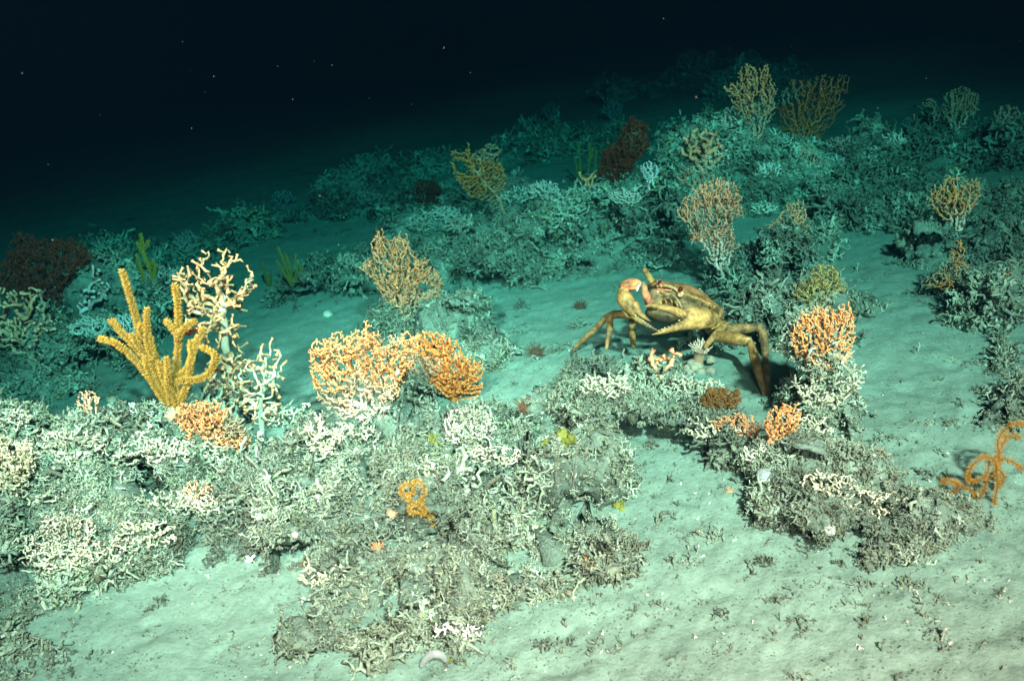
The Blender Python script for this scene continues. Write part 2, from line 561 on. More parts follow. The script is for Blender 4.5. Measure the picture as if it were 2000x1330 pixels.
def mound(label, blobs, carves=(), seed=0, dens=1.0, rough=1.0, light=1.0, name='coral_mound', cat='coral mound', group='mounds of dead coral on the seabed', size=1.0, kinds=(0.22, 0.40, 0.06, 0.17, 0.15), lump=1.0):
    mb = MB()
    ts, cs = [], []
    for q, bl in enumerate(blobs):
        px, py, rx, h = bl[:4]
        d = bl[4] if len(bl) > 4 else 0.8
        lift = bl[5] if len(bl) > 5 else 0
        c, t = ground_hit(px, py)
        s = t / F_PX
        R = np.array([rx * s, d * rx * s, h * s / 0.91])
        c = c + np.array([0, 0, lift * s / 0.91 - (0.10 * R[2] if not lift else 0)])
        V, F = ICO3
        W = V * (1 + 0.30 * lump * fbm(V + seed * 2.7 + q * 5.3, 1.4, 3, seed + q))[:, None] * R
        mb.add(W + c, None, F)
        ts.append(t); cs.append(c)
    t0 = float(np.mean(ts)); cen = np.mean(cs, 0)
    V, F4, F3, K = mb.arrays()
    tmp = bpy.data.objects.new('tmp', mesh_from('tmp', V, [F4, F3]))
    C.objects.link(tmp)
    md = tmp.modifiers.new('r', 'REMESH'); md.mode = 'VOXEL'
    vox = 0.0038 * max(1.0, t0 / 1.1) * (1.0 if t0 < 2.2 else 1.5)
    md.voxel_size = vox
    dg = bpy.context.evaluated_depsgraph_get()
    me = bpy.data.meshes.new_from_object(tmp.evaluated_get(dg))
    n = len(me.vertices)
    V = np.empty(n * 3, np.float32); me.vertices.foreach_get('co', V); V = V.reshape(-1, 3).astype(float)
    Nn = np.empty(n * 3, np.float32); me.vertices.foreach_get('normal', Nn); Nn = Nn.reshape(-1, 3).astype(float)
    bpy.data.objects.remove(tmp)
    k = max(1.0, t0 / 1.5)
    amp = 0.042 * rough * k
    V = V + Nn * (amp * (fbm(V, 9 / k, 3, seed + 30, 0.6)))[:, None]
    V = V + np.stack([vnoise(V, 16 / k, seed + 40 + q) for q in range(3)], -1) * 0.012 * rough * k
    hol = np.clip(vnoise(V, 10 / k, seed + 44) - .18, 0, 1)
    V = V - Nn * (0.11 * rough * k * hol)[:, None]
    rid = 1 - np.abs(fbm(V, 26 / k, 3, seed + 50, 0.6)) * 2
    V = V + Nn * (0.017 * rough * k * rid)[:, None]
    for (px, py, rp, depth) in carves:
        c = ray(px, py); cl = np.linalg.norm(c); cd = c / cl
        rel = V - CAM
        along = rel @ cd
        perp = rel - along[:, None] * cd
        u = perp @ RGT; v = perp @ np.cross(RGT, cd) * -1
        rpx, rpy = rp if isinstance(rp, tuple) else (rp, rp)
        rpx, rpy = rpx * 1.2, rpy * 1.35
        s = along / cl / F_PX * cl
        wob = 1 + 0.35 * vnoise(V, 14 / k, seed + 77)
        rr = np.hypot(u / (rpx * s * wob), v / (rpy * s * wob))
        near = along < np.percentile(along[rr < 1], 60) + 0.12 if (rr < 1).any() else np.zeros(len(V), bool)
        sel = (rr < 1) & near
        ch = np.array([cd[0], cd[1], cd[2] * 0.15]); ch /= np.linalg.norm(ch)
        V[sel] += ch * (1.5 * depth * max(rpx, rpy) * s[sel] * np.sqrt(1 - rr[sel] ** 2))[:, None]
    me.vertices.foreach_set('co', V.astype(np.float32).ravel())
    base = np.array((.20, .27, .22)) * light
    a = me.attributes.new('tint', 'FLOAT_COLOR', 'POINT')
    cc = np.ones((n, 4), np.float32)
    f = 0.5 + 0.5 * np.clip(fbm(V, 20 / k, 3, seed + 60) * 1.3, -1, 1)
    cc[:, :3] = base * (0.55 + 0.75 * f)[:, None]
    a.data.foreach_set('color', cc.ravel())
    me.polygons.foreach_set('use_smooth', np.ones(len(me.polygons), bool))
    me.materials.append(M_ROCK)
    me.update()
    root = thing(name, (cen[0], cen[1], float(ground(cen[0], cen[1]))), label, cat, group)
    o = bpy.data.objects.new('framework', me); C.objects.link(o)
    o.parent = root; o.location = -root.location
    # rubble over it
    bvh = BVHTree.FromPolygons([tuple(v) for v in V], [tuple(p.vertices) for p in me.polygons])
    MOUND_VERTS.append(bvh)
    cn = np.array([p.center[:] for p in me.polygons]); nn = np.array([p.normal[:] for p in me.polygons]); ar = np.array([p.area for p in me.polygons])
    toc = CAM - cn; dist = np.linalg.norm(toc, axis=1); toc /= dist[:, None]
    face = (nn * toc).sum(1)
    w = ar * np.clip(face + 0.45, 0.0, 1) * (cn[:, 2] > ground(cn[:, 0], cn[:, 1]) - 0.01)
    den = 80000 / np.clip(dist, 1.0, 6) ** 1.9
    for (px, py, rp, depth) in carves:
        rpx, rpy = rp if isinstance(rp, tuple) else (rp, rp)
        rel = cn - CAM; dz = rel @ FWD
        qx = 1000 + F_PX * (rel @ RGT) / dz; qy = 665 - F_PX * (rel @ UPV) / dz
        w = w * np.where(np.hypot((qx - px) / rpx, (qy - py) / rpy) < 0.95, 0.03, 1)
    clump = np.clip(0.75 + 0.9 * fbm(cn, 7 / k, 2, seed + 90), 0.35, 2)
    ww = w * den * clump
    cnt = int(min(30000, ww.sum() * dens))
    idx = rng.choice(len(cn), cnt, p=ww / ww.sum())
    sz = (rng.uniform(0.005, 0.0125, cnt) + (rng.random(cnt) < 0.05) * rng.uniform(.003, .013, cnt)) * np.clip(1 + .8 * fbm(cn[idx], 9 / k, 2, seed + 91), .65, 1.35) * np.where((rng.random(cnt) < .03) & (dist[idx] < 2), 1.3, 1) * np.clip(0.45 + 0.5 * dist[idx], 1, 2.4) * size
    rb = MB()
    scatter(rb, cn[idx] + rng.normal(size=(cnt, 3)) * vox, nn[idx], sz, light=light, kinds=kinds)
    ro = rb.build('coral_rubble', M_RUBBLE, root, root.location)
    ro.location = (0, 0, 0)
    ro['kind'] = 'stuff'
    return root

mound('large front mound of dead coral at the left edge with a dark round hollow',
      [(300, 950, 170, 140, .75), (140, 1020, 160, 130, .75), (-20, 1040, 150, 150, .8), (410, 920, 95, 110, .8), (240, 1060, 130, 60, .6), (60, 1110, 120, 50, .6), (470, 970, 60, 60, .7), (180, 930, 110, 110, .8), (30, 1150, 110, 55, .6), (170, 1105, 110, 50, .6), (-40, 1130, 80, 90, .8)],
      [(262, 965, (44, 36), 2.2), (235, 920, (26, 12), 1.5), (18, 1140, (58, 34), 2.4), (325, 975, (30, 16), 1.5), (430, 920, (34, 24), 1.4), (380, 1025, (40, 14), 1.5), (90, 985, (22, 16), 1.5)], 1, 1.0, 1.1, 1.12, size=1.15, kinds=(.15, .28, .05, .10, .42))
mound('low grey bank of dead coral between the left mound and the curled yellow feather star',
      [(590, 970, 140, 90, .8), (520, 1010, 110, 60, .7), (650, 1060, 130, 60, .55), (700, 960, 110, 80, .8), (780, 1000, 100, 70, .7), (640, 920, 80, 60, .8)],
      [(705, 930, (32, 26), 1.8), (600, 1095, (70, 20), 2.0), (690, 1110, (50, 16), 2.0), (560, 960, (24, 14), 1.4), (500, 920, (30, 24), 1.4)], 2, 1.1, 1.15, .82, kinds=(.24, .40, .06, .16, .14))
mound('upright lump of dead coral under the orange fan corals with a dark brown hollow',
      [(800, 880, 95, 115, .75), (720, 890, 70, 80, .8), (880, 870, 70, 70, .8), (830, 930, 90, 50, .7)],
      [(808, 805, (26, 32), 2.0), (770, 912, (40, 12), 1.8), (855, 865, (22, 20), 1.4), (890, 915, (34, 16), 1.5)], 3, 1.1)
mound('broken bank of brown and grey dead coral with small yellow sponges in the foreground centre',
      [(950, 960, 130, 65, .65), (1080, 980, 150, 65, .6), (1190, 1060, 100, 75, .7), (1030, 1060, 120, 50, .6), (900, 980, 90, 50, .7), (1190, 1120, 90, 45, .5), (870, 1020, 70, 50, .6)],
      [(960, 890, (80, 14), 1.8), (930, 940, (40, 20), 1.6), (850, 1058, (50, 18), 1.8), (1010, 1100, (40, 18), 1.6), (1060, 1120, (34, 14), 1.4), (1130, 1000, (28, 18), 1.5), (1200, 1150, (70, 12), 1.8)], 4, 1.1, 1.15, .92, kinds=(.24, .38, .06, .18, .14))
mound('flat patch of rubble nearest the camera with white branches on its right side',
      [(860, 1135, 110, 40, .5), (700, 1105, 64, 38, .7), (620, 1268, 80, 24, .5), (765, 1250, 84, 30, .6), (965, 1175, 84, 42, .55), (1050, 1150, 54, 36, .6), (880, 1225, 60, 24, .6), (690, 1180, 60, 26, .6), (740, 1290, 50, 24, .6)],
      [(640, 1290, (60, 12), 1.6), (790, 1140, (30, 12), 1.4), (1060, 1195, (30, 14), 1.5)], 5, 0.7, 0.8)
mound('ledge of dead coral in front of the crab with a deep dark cavity beneath',
      [(1110, 810, 80, 85, .7), (1060, 780, 46, 50, .8), (1270, 868, 140, 20, .5, 56), (1190, 862, 90, 22, .55, 62), (1370, 860, 85, 20, .5, 48), (1310, 775, 90, 66, .42), (1180, 772, 74, 88, .42), (1250, 765, 60, 56, .5), (1120, 770, 50, 60, .6), (1130, 880, 50, 40, .7), (1230, 775, 80, 34, .5), (1430, 870, 46, 44, .7), (1390, 800, 50, 30, .5)],
      [(1260, 852, (90, 22), 2.2), (1360, 858, (44, 16), 1.8), (1168, 866, (34, 22), 2.0), (1150, 745, (34, 10), 1.5)], 6, 1.0, 0.7)
mound('pillar of pale dead coral to the right of the crab carrying an orange coral',
      [(1600, 830, 60, 170, .75), (1560, 870, 70, 60, .7), (1520, 900, 80, 30, .6), (1450, 910, 80, 30, .6), (1630, 870, 50, 60, .7), (1572, 820, 36, 80, .7)],
      [(1590, 860, (38, 18), 2.0), (1480, 915, (34, 10), 1.5), (1632, 860, (16, 40), 1.2)], 7, 1.2, 0.9, 1.1)
mound('low slab of dead coral on the sand at right pointing toward the camera',
      [(1620, 990, 100, 50, .65), (1700, 1040, 110, 50, .6), (1750, 1095, 70, 45, .6), (1560, 940, 60, 44, .7), (1790, 1020, 80, 30, .5)],
      [(1560, 910, (34, 18), 1.5), (1760, 1122, (40, 12), 1.8), (1670, 1060, (36, 12), 1.4), (1600, 960, (26, 12), 1.4), (1720, 1000, (30, 10), 1.2)], 8, 0.9, 0.85, 1.3, kinds=(.2, .36, .06, .14, .24))
mound('mound of dead coral behind the crab with dark hollows under its brow',
      [(1490, 570, 100, 85, .7), (1590, 610, 65, 100, .7), (1420, 600, 60, 40, .7), (1480, 650, 110, 60, .6), (1560, 520, 80, 36, .7), (1560, 660, 60, 60, .7)],
      [(1455, 535, (52, 26), 2.0), (1535, 530, (22, 44), 2.0), (1405, 570, (30, 16), 1.6), (1580, 650, (30, 20), 1.4)], 9)
mound('broad middle distance reef of dead coral with dark gaps at its top right',
      [(1100, 520, 190, 125, .55), (950, 530, 120, 70, .6), (1250, 520, 80, 130, .6), (1010, 460, 110, 70, .6), (870, 490, 110, 70, .6), (1180, 440, 120, 70, .6)],
      [(1285, 410, (22, 60), 2.0), (1160, 415, (40, 12), 1.6), (955, 552, (60, 18), 2.0), (1090, 475, (50, 12), 1.5), (900, 462, (26, 10), 1.5), (1120, 525, (40, 8), 1.5)], 10, 1.0, 0.9)
mound('ledge of dead coral behind the white branching coral with a long shadowed underside',
      [(640, 580, 110, 62, .5), (560, 585, 60, 40, .6), (710, 560, 70, 50, .6)],
      [(650, 590, (80, 20), 2.0), (590, 585, (40, 10), 1.5)], 11, 1.0, 0.8)
mound('rubble heap below the beige bushy fan coral in the centre',
      [(830, 650, 100, 70, .6), (890, 680, 70, 60, .6), (790, 660, 50, 50, .7), (930, 700, 50, 30, .6)],
      [(900, 615, (30, 10), 1.4), (860, 690, (30, 12), 1.4)], 12, 1.1, 0.9)
mound('dim reef mass at the left edge behind the yellow gorgonian with a black hollow',
      [(90, 740, 130, 110, .7), (250, 660, 120, 110, .7), (330, 590, 80, 70, .7), (20, 780, 90, 50, .7), (210, 750, 130, 40, .5), (170, 640, 80, 60, .7)],
      [(195, 735, (62, 26), 2.0), (215, 690, (40, 16), 1.6), (110, 730, (24, 14), 1.4)], 13, 1.05)
mound('far reef hill at upper right crowned with brown and tan corals',
      [(1480, 400, 150, 110, .55), (1440, 330, 90, 90, .6), (1590, 350, 110, 80, .6), (1370, 400, 80, 60, .6), (1680, 350, 80, 50, .6), (1400, 420, 60, 40, .6)],
      [(1600, 385, (44, 20), 1.8), (1440, 470, (20, 30), 1.6), (1500, 330, (40, 14), 1.5)], 14, 1.2, 1.0, 1.5, kinds=(.15, .3, .05, .1, .4))
mound('dark reef slope at the right edge below the pink fan coral',
      [(1880, 500, 110, 60, .6), (1930, 610, 110, 70, .6), (1960, 420, 100, 60, .6), (1850, 590, 60, 50, .6), (1800, 440, 60, 20, .6)],
      [(1810, 480, (36, 14), 1.8), (1850, 590, (50, 16), 1.8), (1950, 650, (30, 14), 1.5), (1900, 470, (40, 16), 1.5)], 15, 0.8)
mound('far reef ridge at the right edge under the two dim round corals',
      [(1850, 290, 110, 40, .6), (1950, 320, 90, 50, .6), (1760, 330, 80, 30, .6)],
      [(1790, 300, (30, 14), 1.6), (1920, 290, (30, 10), 1.6)], 16, 0.8)
mound('small low mound cut by the right edge behind the orange feather star',
      [(1985, 810, 60, 50, .7), (1940, 830, 30, 20, .7)], [(1990, 800, (20, 12), 1.5)], 17, 0.9)
mound('dim low reef ridge far back at the left below the red black coral',
      [(110, 560, 110, 40, .6), (250, 520, 100, 50, .6), (370, 500, 80, 40, .6), (450, 470, 90, 26, .6)], [], 18, 1.4, 0.5)
mound('faint reef ridge far back in the dark left of the brown fan coral',
      [(700, 410, 130, 40, .5), (840, 410, 90, 34, .6), (590, 430, 100, 20, .5), (800, 340, 120, 18, .5)], [], 19, 2.5, 0.4)
mound('faint reef patch far back in the dark beyond the yellow stalks',
      [(1100, 300, 140, 20, .5), (1260, 285, 120, 24, .5), (1020, 320, 90, 18, .5)], [], 20, 2.5, 0.4)
mound('faintest reef ridge at the top right fading into black water',
      [(1380, 150, 80, 14, .5), (1500, 180, 110, 16, .5), (1290, 185, 130, 14, .5)], [], 21, 2.5, 0.4)
mound('low rough rubble sheet spread over the sand on the far right slope',
      [(1720, 425, 90, 16, .7), (1700, 375, 90, 18, .7), (1790, 395, 70, 15, .7), (1770, 355, 80, 16, .7), (1655, 412, 60, 14, .7)], [], 23, 1.0, 0.35)
mound('rough dark rubble along the right edge below the slope',
      [(1985, 560, 70, 36, .9), (1985, 620, 70, 34, .9), (1985, 680, 70, 30, .9), (1960, 715, 50, 18, .8), (1990, 500, 70, 34, .9)], [(1985, 660, (24, 10), 1.5)], 24, 1.0, 0.6, .9)
mound('loose low rubble strewn in the bottom left corner of the picture',
      [(40, 1300, 90, 12, .6), (80, 1190, 80, 11, .5), (-30, 1250, 60, 18, .6)], [(10, 1300, (40, 10), 1.5)], 22, 0.8, 0.35)
# ------------------------------------------------------------------ living corals
COSP = 0.91
def smooth_path(P, n):
    P = np.asarray(P, float)
    if len(P) == 2:
        return P[0] + (P[1] - P[0]) * np.linspace(0, 1, n)[:, None]
    Q = np.vstack([2 * P[0] - P[1], P, 2 * P[-1] - P[-2]])
    seg = np.linspace(0, len(P) - 1 - 1e-6, n)
    i = seg.astype(int); u = (seg - i)[:, None]
    a, b, c, d = Q[i], Q[i + 1], Q[i + 2], Q[i + 3]
    return 0.5 * (2 * b + (c - a) * u + (2 * a - 5 * b + 4 * c - d) * u ** 2 + (3 * b - a - 3 * c + d) * u ** 3)

def in_poly(q, poly):
    x, y = q[:, 0], q[:, 1]; r = np.zeros(len(q), bool); n = len(poly)
    for i in range(n):
        x1, y1 = poly[i]; x2, y2 = poly[(i + 1) % n]
        c = ((y1 > y) != (y2 > y))
        with np.errstate(divide='ignore', invalid='ignore'):
            xi = (x2 - x1) * (y - y1) / (y2 - y1 + 1e-12) + x1
        r ^= c & (x < xi)
    return r

class Frame:
    """an upright frame standing at the foot of a thing; takes offsets measured on the photograph"""
    def __init__(self, px, py, lift=0.0, ground_only=False, back=0.0):
        p, t = ground_hit(px, py) if ground_only else ray_hit_any(px, py)
        self.o = np.array(p, float) + np.array([0, 0, lift]) + np.array([0, back, 0])
        self.px, self.py = px, py
        self.s = (t + back) / F_PX
    def __call__(self, qx, qy, off=0.0):
        """photo pixel -> world, off = metres away from the viewer"""
        return self.o + np.array([(qx - self.px) * self.s, off, (self.py - qy) * self.s / COSP])

def mix(a, b, t):
    t = np.clip(t, 0, 1)[..., None] if np.ndim(t) else min(1, max(0, t))
    return np.asarray(a) * (1 - t) + np.asarray(b) * t

def warm(c):
    c = np.array(c, float)
    return c * (1.2, .84, .68) if c[0] > 1.12 * c[1] else c

def coral(name, label, cat, base, outline, cols, n=700, thick=0.45, step=5.0, rtip=2.2, rmax=9, power=2.4, jit=0.35, kill=1.5, infl=9, group=None,
          seed=1, sides=5, knob=0.22, cup=0.0, back=0.0, mat=None, stem_part='stem', lean=0.0, spread0=None, ground_only=False, fuzz=0, starts=None):
    """branching colony grown into an outline with real depth; sizes in photograph pixels at the colony's own distance.
       cols = (stem, branch, tip)"""
    r = np.random.default_rng(seed * 7 + 3)
    cols = [np.minimum(warm(c) * ((1, .84, .84) if base[1] < 640 else (1, 1, 1)) * ((1.75, 1.15, 1.1) if base[1] < 490 and base[0] > 1280 and mat is None else (1, 1, 1)), .88) for c in cols]  # far colonies redder and brighter, making up in colour for lost lamp light
    if not cup: step, n, rtip, rmax, power, kill = step * 0.70, int(n * 2.3), rtip * .49, rmax * .52, power * 1.6, kill * .90
    fr = Frame(base[0], base[1], ground_only=ground_only, back=back); s = fr.s
    poly = np.array(outline, float); lo, hi = poly.min(0), poly.max(0)
    q = r.uniform(lo, hi, (n * 8, 2)); q = q[in_poly(q, poly)][:n]
    q = q[vnoise(np.c_[q, np.zeros(len(q))], .030 if not cup else .02, seed + 200) > -.72] if len(q) > 150 else q
    cen = poly.mean(0); half = (hi - lo).max() / 2
    rel = np.clip(np.hypot((q[:, 0] - cen[0]) / max(1, (hi[0] - lo[0]) / 2), (q[:, 1] - cen[1]) / max(1, (hi[1] - lo[1]) / 2)), 0, 1)
    off = r.uniform(-1, 1, len(q)) * thick * half * np.sqrt(np.clip(1.08 - rel ** 2, 0.04, 1))
    # lower shoots fan out from the foot, so no colony sits on a bare stick
    k = len(q) // 6; u = r.uniform(.05, .75, k)[:, None]
    qs = np.array(base) * (1 - u) + cen * u + np.c_[r.uniform(-1, 1, k), r.uniform(-.3, .5, k)] * half * (.12 + .55 * u)
    q = np.vstack([q, qs]); off = np.concatenate([off, r.uniform(-1, 1, k) * thick * half * (.1 + .6 * u[:, 0])])
    hgt = (base[1] - q[:, 1])
    attr = fr.o + np.stack([(q[:, 0] - base[0]) * s, off * s + lean * hgt * s, hgt * s / COSP], -1)
    start = [fr.o - np.array([0, 0, 6 * s]), fr.o]
    if starts:
        for (sx, sy) in starts: start.append(fr(sx, sy, 0))
    else:
        # trunk up to the nearest part of the crown
        d = np.linalg.norm(attr - fr.o, axis=1); tgt = attr[np.argsort(d)[:max(3, n // 20)]].mean(0)
        m = int(max(1, np.linalg.norm(tgt - fr.o) / (step * s) * 0.5))
        for k in range(1, m + 1): start.append(fr.o + (tgt - fr.o) * k / m * 0.8 + r.normal(size=3) * s * 0.6)
    nodes, par = grow(attr, start, step * s, max(3.2, infl / 3) * step * s, kill * step * s, jit, r)
    nodes = nodes + r.normal(size=nodes.shape) * s * step * 0.13
    ch, tips = tree_chains(par)
    rad = np.minimum(rtip * tips ** (1 / power), rmax) * s
    depth = np.zeros(len(nodes))
    for i in range(1, len(nodes)): depth[i] = depth[par[i]] + np.linalg.norm(nodes[i] - nodes[par[i]])
    dn = depth / max(depth.max(), 1e-6)
    toff = r.uniform(0.85, 1.12, len(nodes))
    stem, br = MB(), MB()
    for c in ch:
        P = nodes[c]; R = rad[c].copy(); m = len(c)
        if c[0] != 0: R[0] = R[1]
        alt = 1 + knob * np.where(np.arange(m) % 2, 1, -0.6) * r.uniform(0.4, 1.2, m)
        thickk = tips[c] > max(6, 0.06 * tips[0])
        R = R * np.where(thickk, 1 + (alt - 1) * 0.4, alt)
        tt = np.clip((dn[c] - 0.16) / 0.34, 0, 1)
        K = mix(cols[0], cols[1], np.where(thickk, tt * 0.4, tt))
        tipk = np.exp(-np.arange(m)[::-1] / 1.6) * (0.9 if m > 1 else 1)
        K = mix(K, cols[2], tipk) * toff[c][:, None]
        K = mix(K, np.tile((.24, .26, .20), (m, 1)), np.clip((vnoise(P, .017 / s, seed + 300) - .38) * 4, 0, .7))   # dead, silted stretches
        if m < 2: continue
        nst = int(thickk.sum())
        if cup and r.random() < 0.95:
            T = P[-1] - P[-2]; T /= max(np.linalg.norm(T), 1e-9); rr = R[-1]
            P = np.vstack([P, P[-1] + T * rr * 1.6, P[-1] + T * rr * 2.2, P[-1] + T * rr * 0.9])
            R = np.concatenate([R, [rr * (1.2 + .3 * cup), rr * (1.5 + .4 * cup), rr * 0.8]])
            K = np.vstack([K, [cols[2], cols[2], np.array(cols[2]) * 0.35]])
        if nst >= 2 and c[0] == 0:
            sweep(stem, P[:nst], R[:nst], sides + 2, K[:nst])
            if nst < m: sweep(br, P[nst - 1:], R[nst - 1:], sides, K[nst - 1:])
        elif nst >= max(3, 0.7 * m):
            sweep(stem, P, R, sides + 1, K)
        else:
            sweep(br, P, R, sides, K)
    if fuzz:
        k = r.integers(2, len(nodes), fuzz)
        D = nodes[k] - nodes[np.maximum(par[k], 0)] + r.normal(size=(fuzz, 3)) * step * s * 1.2
        stamp(br, SPIKE, frames_from_dir(D + 1e-9), nodes[k] + r.normal(size=(fuzz, 3)) * step * s * .4, r.uniform(.6, 1.5, fuzz) * step * s * 1.6, np.tile(np.array(cols[2], float), (fuzz, 1)) * r.uniform(.6, 1.2, (fuzz, 1)))
    root = thing(name, fr.o, label, cat, group)
    if stem.n: stem.build(stem_part, mat or M_CORAL, root, fr.o)
    br.build('branches', mat or M_CORAL, root, fr.o)
    return root, fr

def spike_proto():
    V = np.array([[.16, 0, 0], [-.08, .14, 0], [-.08, -.14, 0], [.11, 0, .55], [-.055, .1, .55], [-.055, -.1, .55], [0, 0, 1.0]])
    F4 = np.array([[0, 1, 4, 3], [1, 2, 5, 4], [2, 0, 3, 5]]); F3 = np.array([[3, 4, 6], [4, 5, 6], [5, 3, 6]])
    return V, F4, F3, np.array([.55, .55, .55, .95, .95, .95, 1.2])
SPIKE = spike_proto()
FILAMENT = (SPIKE[0] * np.array([.42, .42, 1]), SPIKE[1], SPIKE[2], SPIKE[3])

def bristle_arm(mb, P, core, spike, n, col, fwd=0.5, tipcol=None, taper=0.75, flat=False):
    """an arm covered in polyps / side filaments; P world path"""
    m = len(P)
    R = core * np.linspace(1.1, taper, m)
    sweep(mb, P, R, 7, np.asarray(col) * 0.42, cap=True)
    u = rng.uniform(0, m - 1.001, n); i = u.astype(int); f = (u - i)[:, None]
    T = np.gradient(P, axis=0); T /= np.maximum(np.linalg.norm(T, axis=1, keepdims=True), 1e-9)
    p = P[i] * (1 - f) + P[i + 1] * f; t = T[i]
    A = rng.normal(size=(n, 3)); A -= (A * t).sum(1, keepdims=True) * t
    if flat:
        side = np.cross(t, np.array([0, -1, .4])); side /= np.maximum(np.linalg.norm(side, axis=1, keepdims=True), 1e-9)
        A = side * np.where(rng.random(n) < .5, 1, -1)[:, None] + A * 0.25
    A /= np.linalg.norm(A, axis=1, keepdims=True)
    rad = R[i][:, None]
    end = (u > m - 1.6)
    D = A + t * fwd + t * end[:, None] * 1.0
    K = np.tile(np.asarray(col, float), (n, 1)) * rng.uniform(.75, 1.25, (n, 1))
    if tipcol is not None: K = mix(K, np.tile(np.asarray(tipcol, float), (n, 1)), np.where(rng.random(n) < .3, .8, 0))
    stamp(mb, FILAMENT if flat else SPIKE, frames_from_dir(D), p + A * rad * 0.75, spike * rng.uniform(.7, 1.25, n), K)

def arms_colony(name, label, cat, base, arms, core, spike, col, dens=9, group=None, part='branch', tipcol=None, mat=None, back=0.0, lift=0.0, ground_only=False, fwd=0.5, flat=False, stem=None, thick=0.0):
    fr = Frame(base[0], base[1], back=back, lift=lift, ground_only=ground_only); s = fr.s
    root = thing(name, fr.o - np.array([0, 0, lift]), label, cat, group)
    fr.py -= lift * COSP / s
    for a in arms:
        pts = np.array([fr(p[0], p[1], (p[2] if len(p) > 2 else 0) * s) for p in a])
        L = np.linalg.norm(np.diff(pts, axis=0), axis=1).sum() / s
        P = smooth_path(pts, max(5, int(L / 5)))
        P = P + np.stack([vnoise(P, 0.04 / s, 5 + q) for q in range(3)], -1) * s * 1.2
        mb = MB()
        bristle_arm(mb, P, core * s, spike * s, int(L * dens), col, fwd, tipcol, flat=flat)
        mb.build(part, mat or M_SOFT, root, root.location)
    return root, fr

WHITE = (.66, .66, .58); CREAM = (.58, .50, .36); PEACH = (.52, .325, .15); ORANGE = (.58, .25, .07); TIPP = (.60, .45, .27)
PINK = (.66, .40, .27); TAN = (.46, .32, .16); BROWN = (.26, .15, .06); OLIVE = (.40, .31, .10)
G1 = 'fan corals on the dead reef'

# --- front row
coral('coral_colony', 'large peach domed fan coral with fine net of branches left of the orange fan', 'coral', (742, 815),
      [(622, 775), (616, 715), (625, 665), (660, 650), (700, 652), (738, 624), (752, 655), (790, 650), (812, 625), (830, 655), (815, 700), (800, 735), (760, 790), (722, 828), (660, 815)],
      (WHITE, PEACH, TIPP), n=1500, thick=.42, step=5.2, rtip=2.1, rmax=7, jit=.75, kill=1.6, group=G1, seed=1, lean=-.15)
coral('coral_colony', 'deep orange open fan coral growing beside the large peach dome', 'coral', (886, 782),
      [(806, 660), (830, 640), (872, 645), (890, 660), (912, 690), (947, 705), (945, 765), (918, 790), (868, 765), (840, 735), (790, 745), (785, 700)],
      (ORANGE, ORANGE, (.74, .42, .17)), n=1500, thick=.3, step=5.0, rtip=2.3, rmax=9, power=2.2, jit=.5, kill=1.9, group=G1, seed=2, lean=-.1)
coral('coral_colony', 'white bushy coral at the foot of the deep orange fan', 'coral', (922, 872),
      [(872, 860), (868, 815), (885, 785), (925, 775), (960, 790), (972, 825), (962, 865), (930, 885)], (WHITE, WHITE, (.66, .60, .52)), n=480, thick=.6, step=5.5, rtip=1.9, rmax=6, jit=.5, kill=1.7, group=G1, seed=3, lean=-.3)
coral('coral_colony', 'salmon orange domed fan coral on the front left mound below the white tree coral', 'coral', (400, 858),
      [(352, 800), (375, 770), (405, 768), (440, 772), (465, 790), (490, 825), (492, 865), (465, 890), (432, 905), (395, 888), (362, 868), (370, 835)],
      ((.78, .62, .48), (.68, .37, .19), (.76, .50, .30)), n=1300, thick=.5, step=5, rtip=2.1, rmax=6, jit=.5, kill=1.55, group=G1, seed=4, lean=-.35)
# white tree coral with flared cups
coral('tree_coral', 'tall white branching coral with pinkish flared cups behind the yellow gorgonian', 'coral', (462, 835),
      [(378, 560), (395, 540), (440, 508), (470, 520), (492, 516), (526, 548), (520, 585), (498, 610), (492, 650), (486, 690), (500, 740), (490, 790), (440, 790), (432, 740), (446, 690), (440, 655), (408, 625), (396, 590)],
      ((.52, .55, .45), (.50, .42, .28), (.54, .36, .22)), n=420, thick=.55, step=8.5, rtip=1.75, rmax=8, power=2.6, jit=.3, kill=.95, infl=9, seed=5, cup=.3, knob=.28, sides=7,
      starts=[(464, 810), (460, 780), (463, 750), (458, 720), (463, 695), (460, 670), (465, 645), (462, 628)], group='white tree corals', lean=.0)
coral('tree_coral', 'low spreading white tree coral leaning right beside the tall white one', 'coral', (512, 850),
      [(470, 790), (460, 740), (490, 700), (520, 690), (552, 655), (580, 690), (575, 735), (560, 790), (530, 820), (490, 815)],
      ((.52, .58, .46), (.50, .55, .42), (.58, .46, .32)), n=190, thick=.5, step=10, rtip=2.1, rmax=5.5, power=3, jit=.35, kill=1.15, infl=12, seed=6, cup=.35, knob=.3, sides=7, group='white tree corals', starts=[(515, 820), (512, 790), (520, 765)])
coral('tree_coral', 'short white tree coral side shoots low on the left of the tall white trunk', 'coral', (455, 850),
      [(415, 750), (430, 690), (448, 690), (452, 745), (450, 800), (440, 820), (418, 800)],
      ((.52, .58, .46), (.50, .55, .42), (.58, .46, .32)), n=90, thick=.6, step=10, rtip=2.1, rmax=5.5, power=3, jit=.35, kill=1.15, infl=12, seed=7, cup=.35, knob=.3, sides=7, group='white tree corals')
